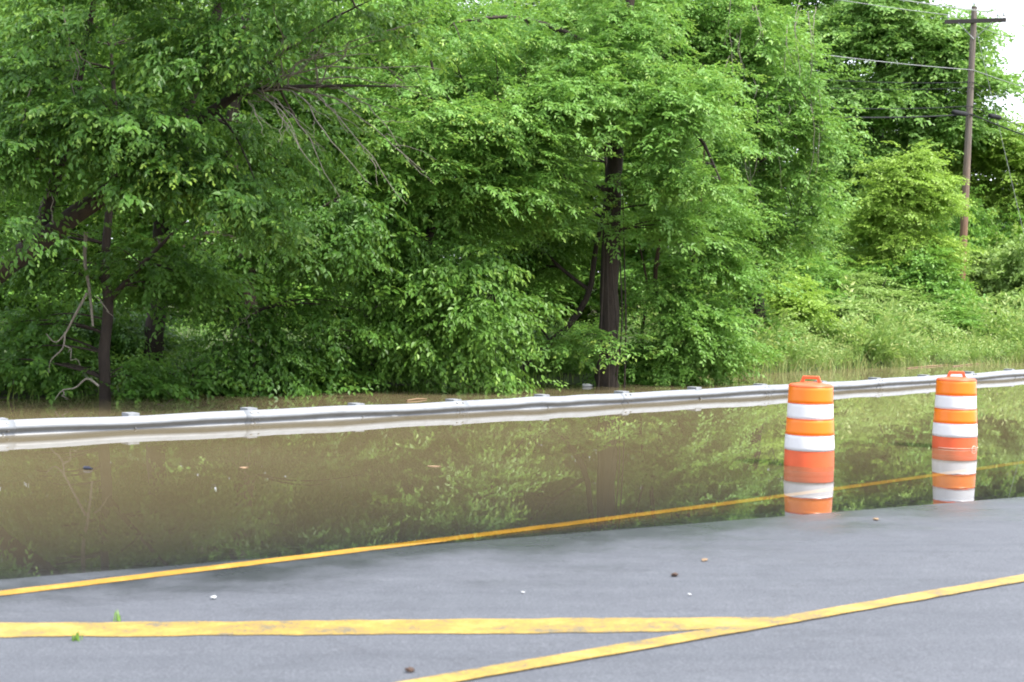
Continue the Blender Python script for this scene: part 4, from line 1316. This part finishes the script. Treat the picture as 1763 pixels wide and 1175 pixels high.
pts = bank_points(4000, 3.6, 26, -.5, 10, 1.3)
n = len(pts)
weeds = build_leaves('weeds', pts + np.array((0, 0, .1)), rng.uniform(0, 6.28, n), rng.uniform(.6, 1.5, n), rng.uniform(.9, 1.5, n) * (1 + .7 * np.clip(np.sin(pts[:, 0] * 1.3 + 1) + np.sin(pts[:, 1] * 1.1 + pts[:, 0]), 0, 2)), rng.uniform(0, 1.2, n),
                     rng.uniform(0, 1, n), 'weed', LEAF['weed'], None, (0, 0, 0))
tag(weeds, 'mixed leafy weeds growing through the bank grass', 'weeds', kind='stuff')
pts = bank_points(900, -10, 6, .2, 14)
n = len(pts)
under = build_leaves('undergrowth', pts + np.array((0, 0, .1)), rng.uniform(0, 6.28, n), rng.uniform(.5, 1.4, n), rng.uniform(.8, 1.6, n), rng.uniform(0, .6, n),
                     rng.uniform(0, 1, n), 'weed', LEAF['mid'], None, (0, 0, 0))
tag(under, 'low leafy undergrowth on the floor of the wood', 'undergrowth', kind='stuff')

# tiny pale flower heads over the weeds
pts = bank_points(420, 4, 26, 0, 8)
V, F = [], []
for i, p in enumerate(pts):
    c = p + np.array((0, 0, rng.uniform(.35, .8)))
    r = rng.uniform(.012, .024)
    V += [c + np.array((r, 0, 0)), c + np.array((0, r, 0)), c + np.array((-r, 0, 0)), c + np.array((0, -r, 0)), c + np.array((0, 0, r)), c - np.array((0, 0, r))]
    k = i * 6
    F += [(k, k + 1, k + 4), (k + 1, k + 2, k + 4), (k + 2, k + 3, k + 4), (k + 3, k, k + 4), (k + 1, k, k + 5), (k + 2, k + 1, k + 5), (k + 3, k + 2, k + 5), (k, k + 3, k + 5)]
tag(obj('flower_heads', mesh_np('flower_heads', np.array(V), np.array(F)), simple_mat('pale_petals', (0.72, 0.66, 0.42), .7)), 'tiny pale flower heads dotted over the bank weeds', 'flowers', kind='stuff')

# ------------------------------------------------------------------ litter on water and road
def on_water(px, py, z=0.0):
    d = pix_dir(px, py)
    t = (z - CAM_H) / d.z
    return np.array((d.x * t, d.y * t, z))

def blob(name, loc, size, mat, label, cat, rot=0, seed=0):
    bm = bmesh.new()
    bmesh.ops.create_icosphere(bm, subdivisions=2, radius=1)
    r = np.random.default_rng(seed)
    for v in bm.verts:
        k = 1 + r.uniform(-.28, .28)
        v.co = Vector((v.co.x * size[0] * k, v.co.y * size[1] * k, v.co.z * size[2] * k))
    me = bpy.data.meshes.new(name)
    bm.to_mesh(me)
    bm.free()
    o = obj(name, me, mat, None, loc)
    o.rotation_euler = (0, 0, rot)
    return tag(o, label, cat)

def bottle(name, loc, L, r, mat, label, rot):
    prof = [(0, 0), (r * .9, 0), (r, .06 * L), (r, .62 * L), (r * .8, .72 * L), (r * .38, .84 * L), (r * .38, .95 * L), (0, .95 * L)]
    t = thing(name, label, 'bottle', loc)
    t.rotation_euler = (math.pi / 2, 0, rot)
    obj('body', mesh_np('body', *lathe(prof, 12), smooth=True), mat, t)
    obj('cap', mesh_np('cap', *lathe([(r * .44, .90 * L), (r * .44, L), (0, L)], 12)), BLUE_LITTER, t)
    return t

bottle('floating_bottle', on_water(145, 806, .012), .10, .020, BLUE_LITTER, 'small dark blue bottle floating on the brown water at left', 1.1)
bottle('floating_bottle', on_water(1003, 664, .02), .22, .036, WHITE_LITTER, 'pale plastic bottle floating left of the thick middle trunk', 1.4)
blob('foam_cup_lid', on_water(676, 715.5, .004), (.085, .12, .008), WHITE_LITTER, 'white round lid floating against the guardrail', 'litter', 0, 1)
blob('bark_scrap', on_water(503, 724, .01), (.07, .05, .025), TAN_LITTER, 'tan scrap of bark caught at the guardrail', 'litter', .4, 2)
blob('floating_leaf', on_water(748, 803, .004), (.075, .03, .005), TAN_LITTER, 'pale leaf floating on the brown water in the middle', 'litter', .1, 3)
blob('floating_leaf', on_water(420, 805, .004), (.05, .03, .005), TAN_LITTER, 'dull leaf floating right of the dark blue bottle', 'litter', .5, 4)
blob('plastic_cup', P(1750, 620, 44.5), (.13, .11, .10), WHITE_LITTER, 'crumpled white plastic in the grass by the right frame edge', 'litter', 0, 5)
for (xa, ya), (xb, yb), lb in (((1562, 634), (1640, 628), 'long pale stick floating by the bank behind the right drum'),
                               ((1640, 631), (1700, 625), 'short pale stick floating right of the long one by the bank'),
                               ((700, 690), (735, 687), 'tan twig floating behind the guardrail left of the bright leaf skirt')):
    a, b_ = on_water(xa, ya, .01), on_water(xb, yb, .01)
    tag(obj('floating_stick', mesh_np('floating_stick', *tube(np.array([a, (a + b_) / 2 + np.array((0, .03, .01)), b_]) - a, [.012, .015, .008], 6)), TAN_LITTER, None, a), lb, 'stick')

for px, py, sz, m, nm, lb in ((368, 1032, (.018, .015, .008), WHITE_LITTER, 'paper_scrap', 'white scrap lying on the road above the wide stripe'),
                              (900, 1022, (.012, .010, .005), WHITE_LITTER, 'paper_scrap', 'tiny white scrap on the road in mid picture'),
                              (1187, 1026, (.012, .010, .005), WHITE_LITTER, 'paper_scrap', 'tiny white scrap on the road above the stripe tip'),
                              (1162, 993, (.026, .02, .012), ROT_LITTER, 'dark_clod', 'dark clod on the road left of the drums'),
                              (1213, 966, (.04, .02, .005), TAN_LITTER, 'dead_leaf', 'tan dead leaf on the wet road near the dark clod'),
                              (1508, 896, (.035, .02, .008), TAN_LITTER, 'dead_leaf', 'brown leaf on the wet road between the drums'),
                              (705, 1158, (.022, .016, .010), ROT_LITTER, 'dark_clod', 'small dark clod below the wide stripe')):
    q = on_road(px, py)
    blob(nm, (q[0], q[1], q[2] + sz[2] * .8 + .004), sz, m, lb, 'litter', rng.uniform(0, 3), int(px))

# weeds in the stripe's edge cracks
def tuft(px, py, n, h, label):
    q = on_road(px, py)
    V, F = [], []
    for i in range(n):
        a, l = rng.uniform(0, 6.28), rng.uniform(.1, .7)
        hh = h * rng.uniform(.5, 1)
        b0 = np.array((rng.normal(0, .012), rng.normal(0, .012), 0))
        sd = np.array((-math.sin(a), math.cos(a), 0)) * .004
        tipp = b0 + np.array((math.cos(a) * l * hh, math.sin(a) * l * hh, hh))
        md = (b0 + tipp) / 2 + np.array((0, 0, hh * .15))
        k = len(V)
        V += [b0 - sd, b0 + sd, md + sd * .8, tipp + sd * .1, tipp - sd * .1, md - sd * .8]
        F += [(k, k + 1, k + 2, k + 5), (k + 5, k + 2, k + 3, k + 4)]
    t = np.zeros((len(V), 4)); t[:, 0] = .8; t[:, 1] = .3; t[:, 3] = 1
    tag(obj('grass_tuft', mesh_np('grass_tuft', np.array(V), np.array(F), t), LEAF['deep'], None, tuple(q)), label, 'weed')
tuft(204, 1070, 7, .06, 'upright grass tuft growing at the top edge of the wide stripe')
tuft(132, 1103, 14, .05, 'flat weed tuft growing at the lower edge of the wide stripe')
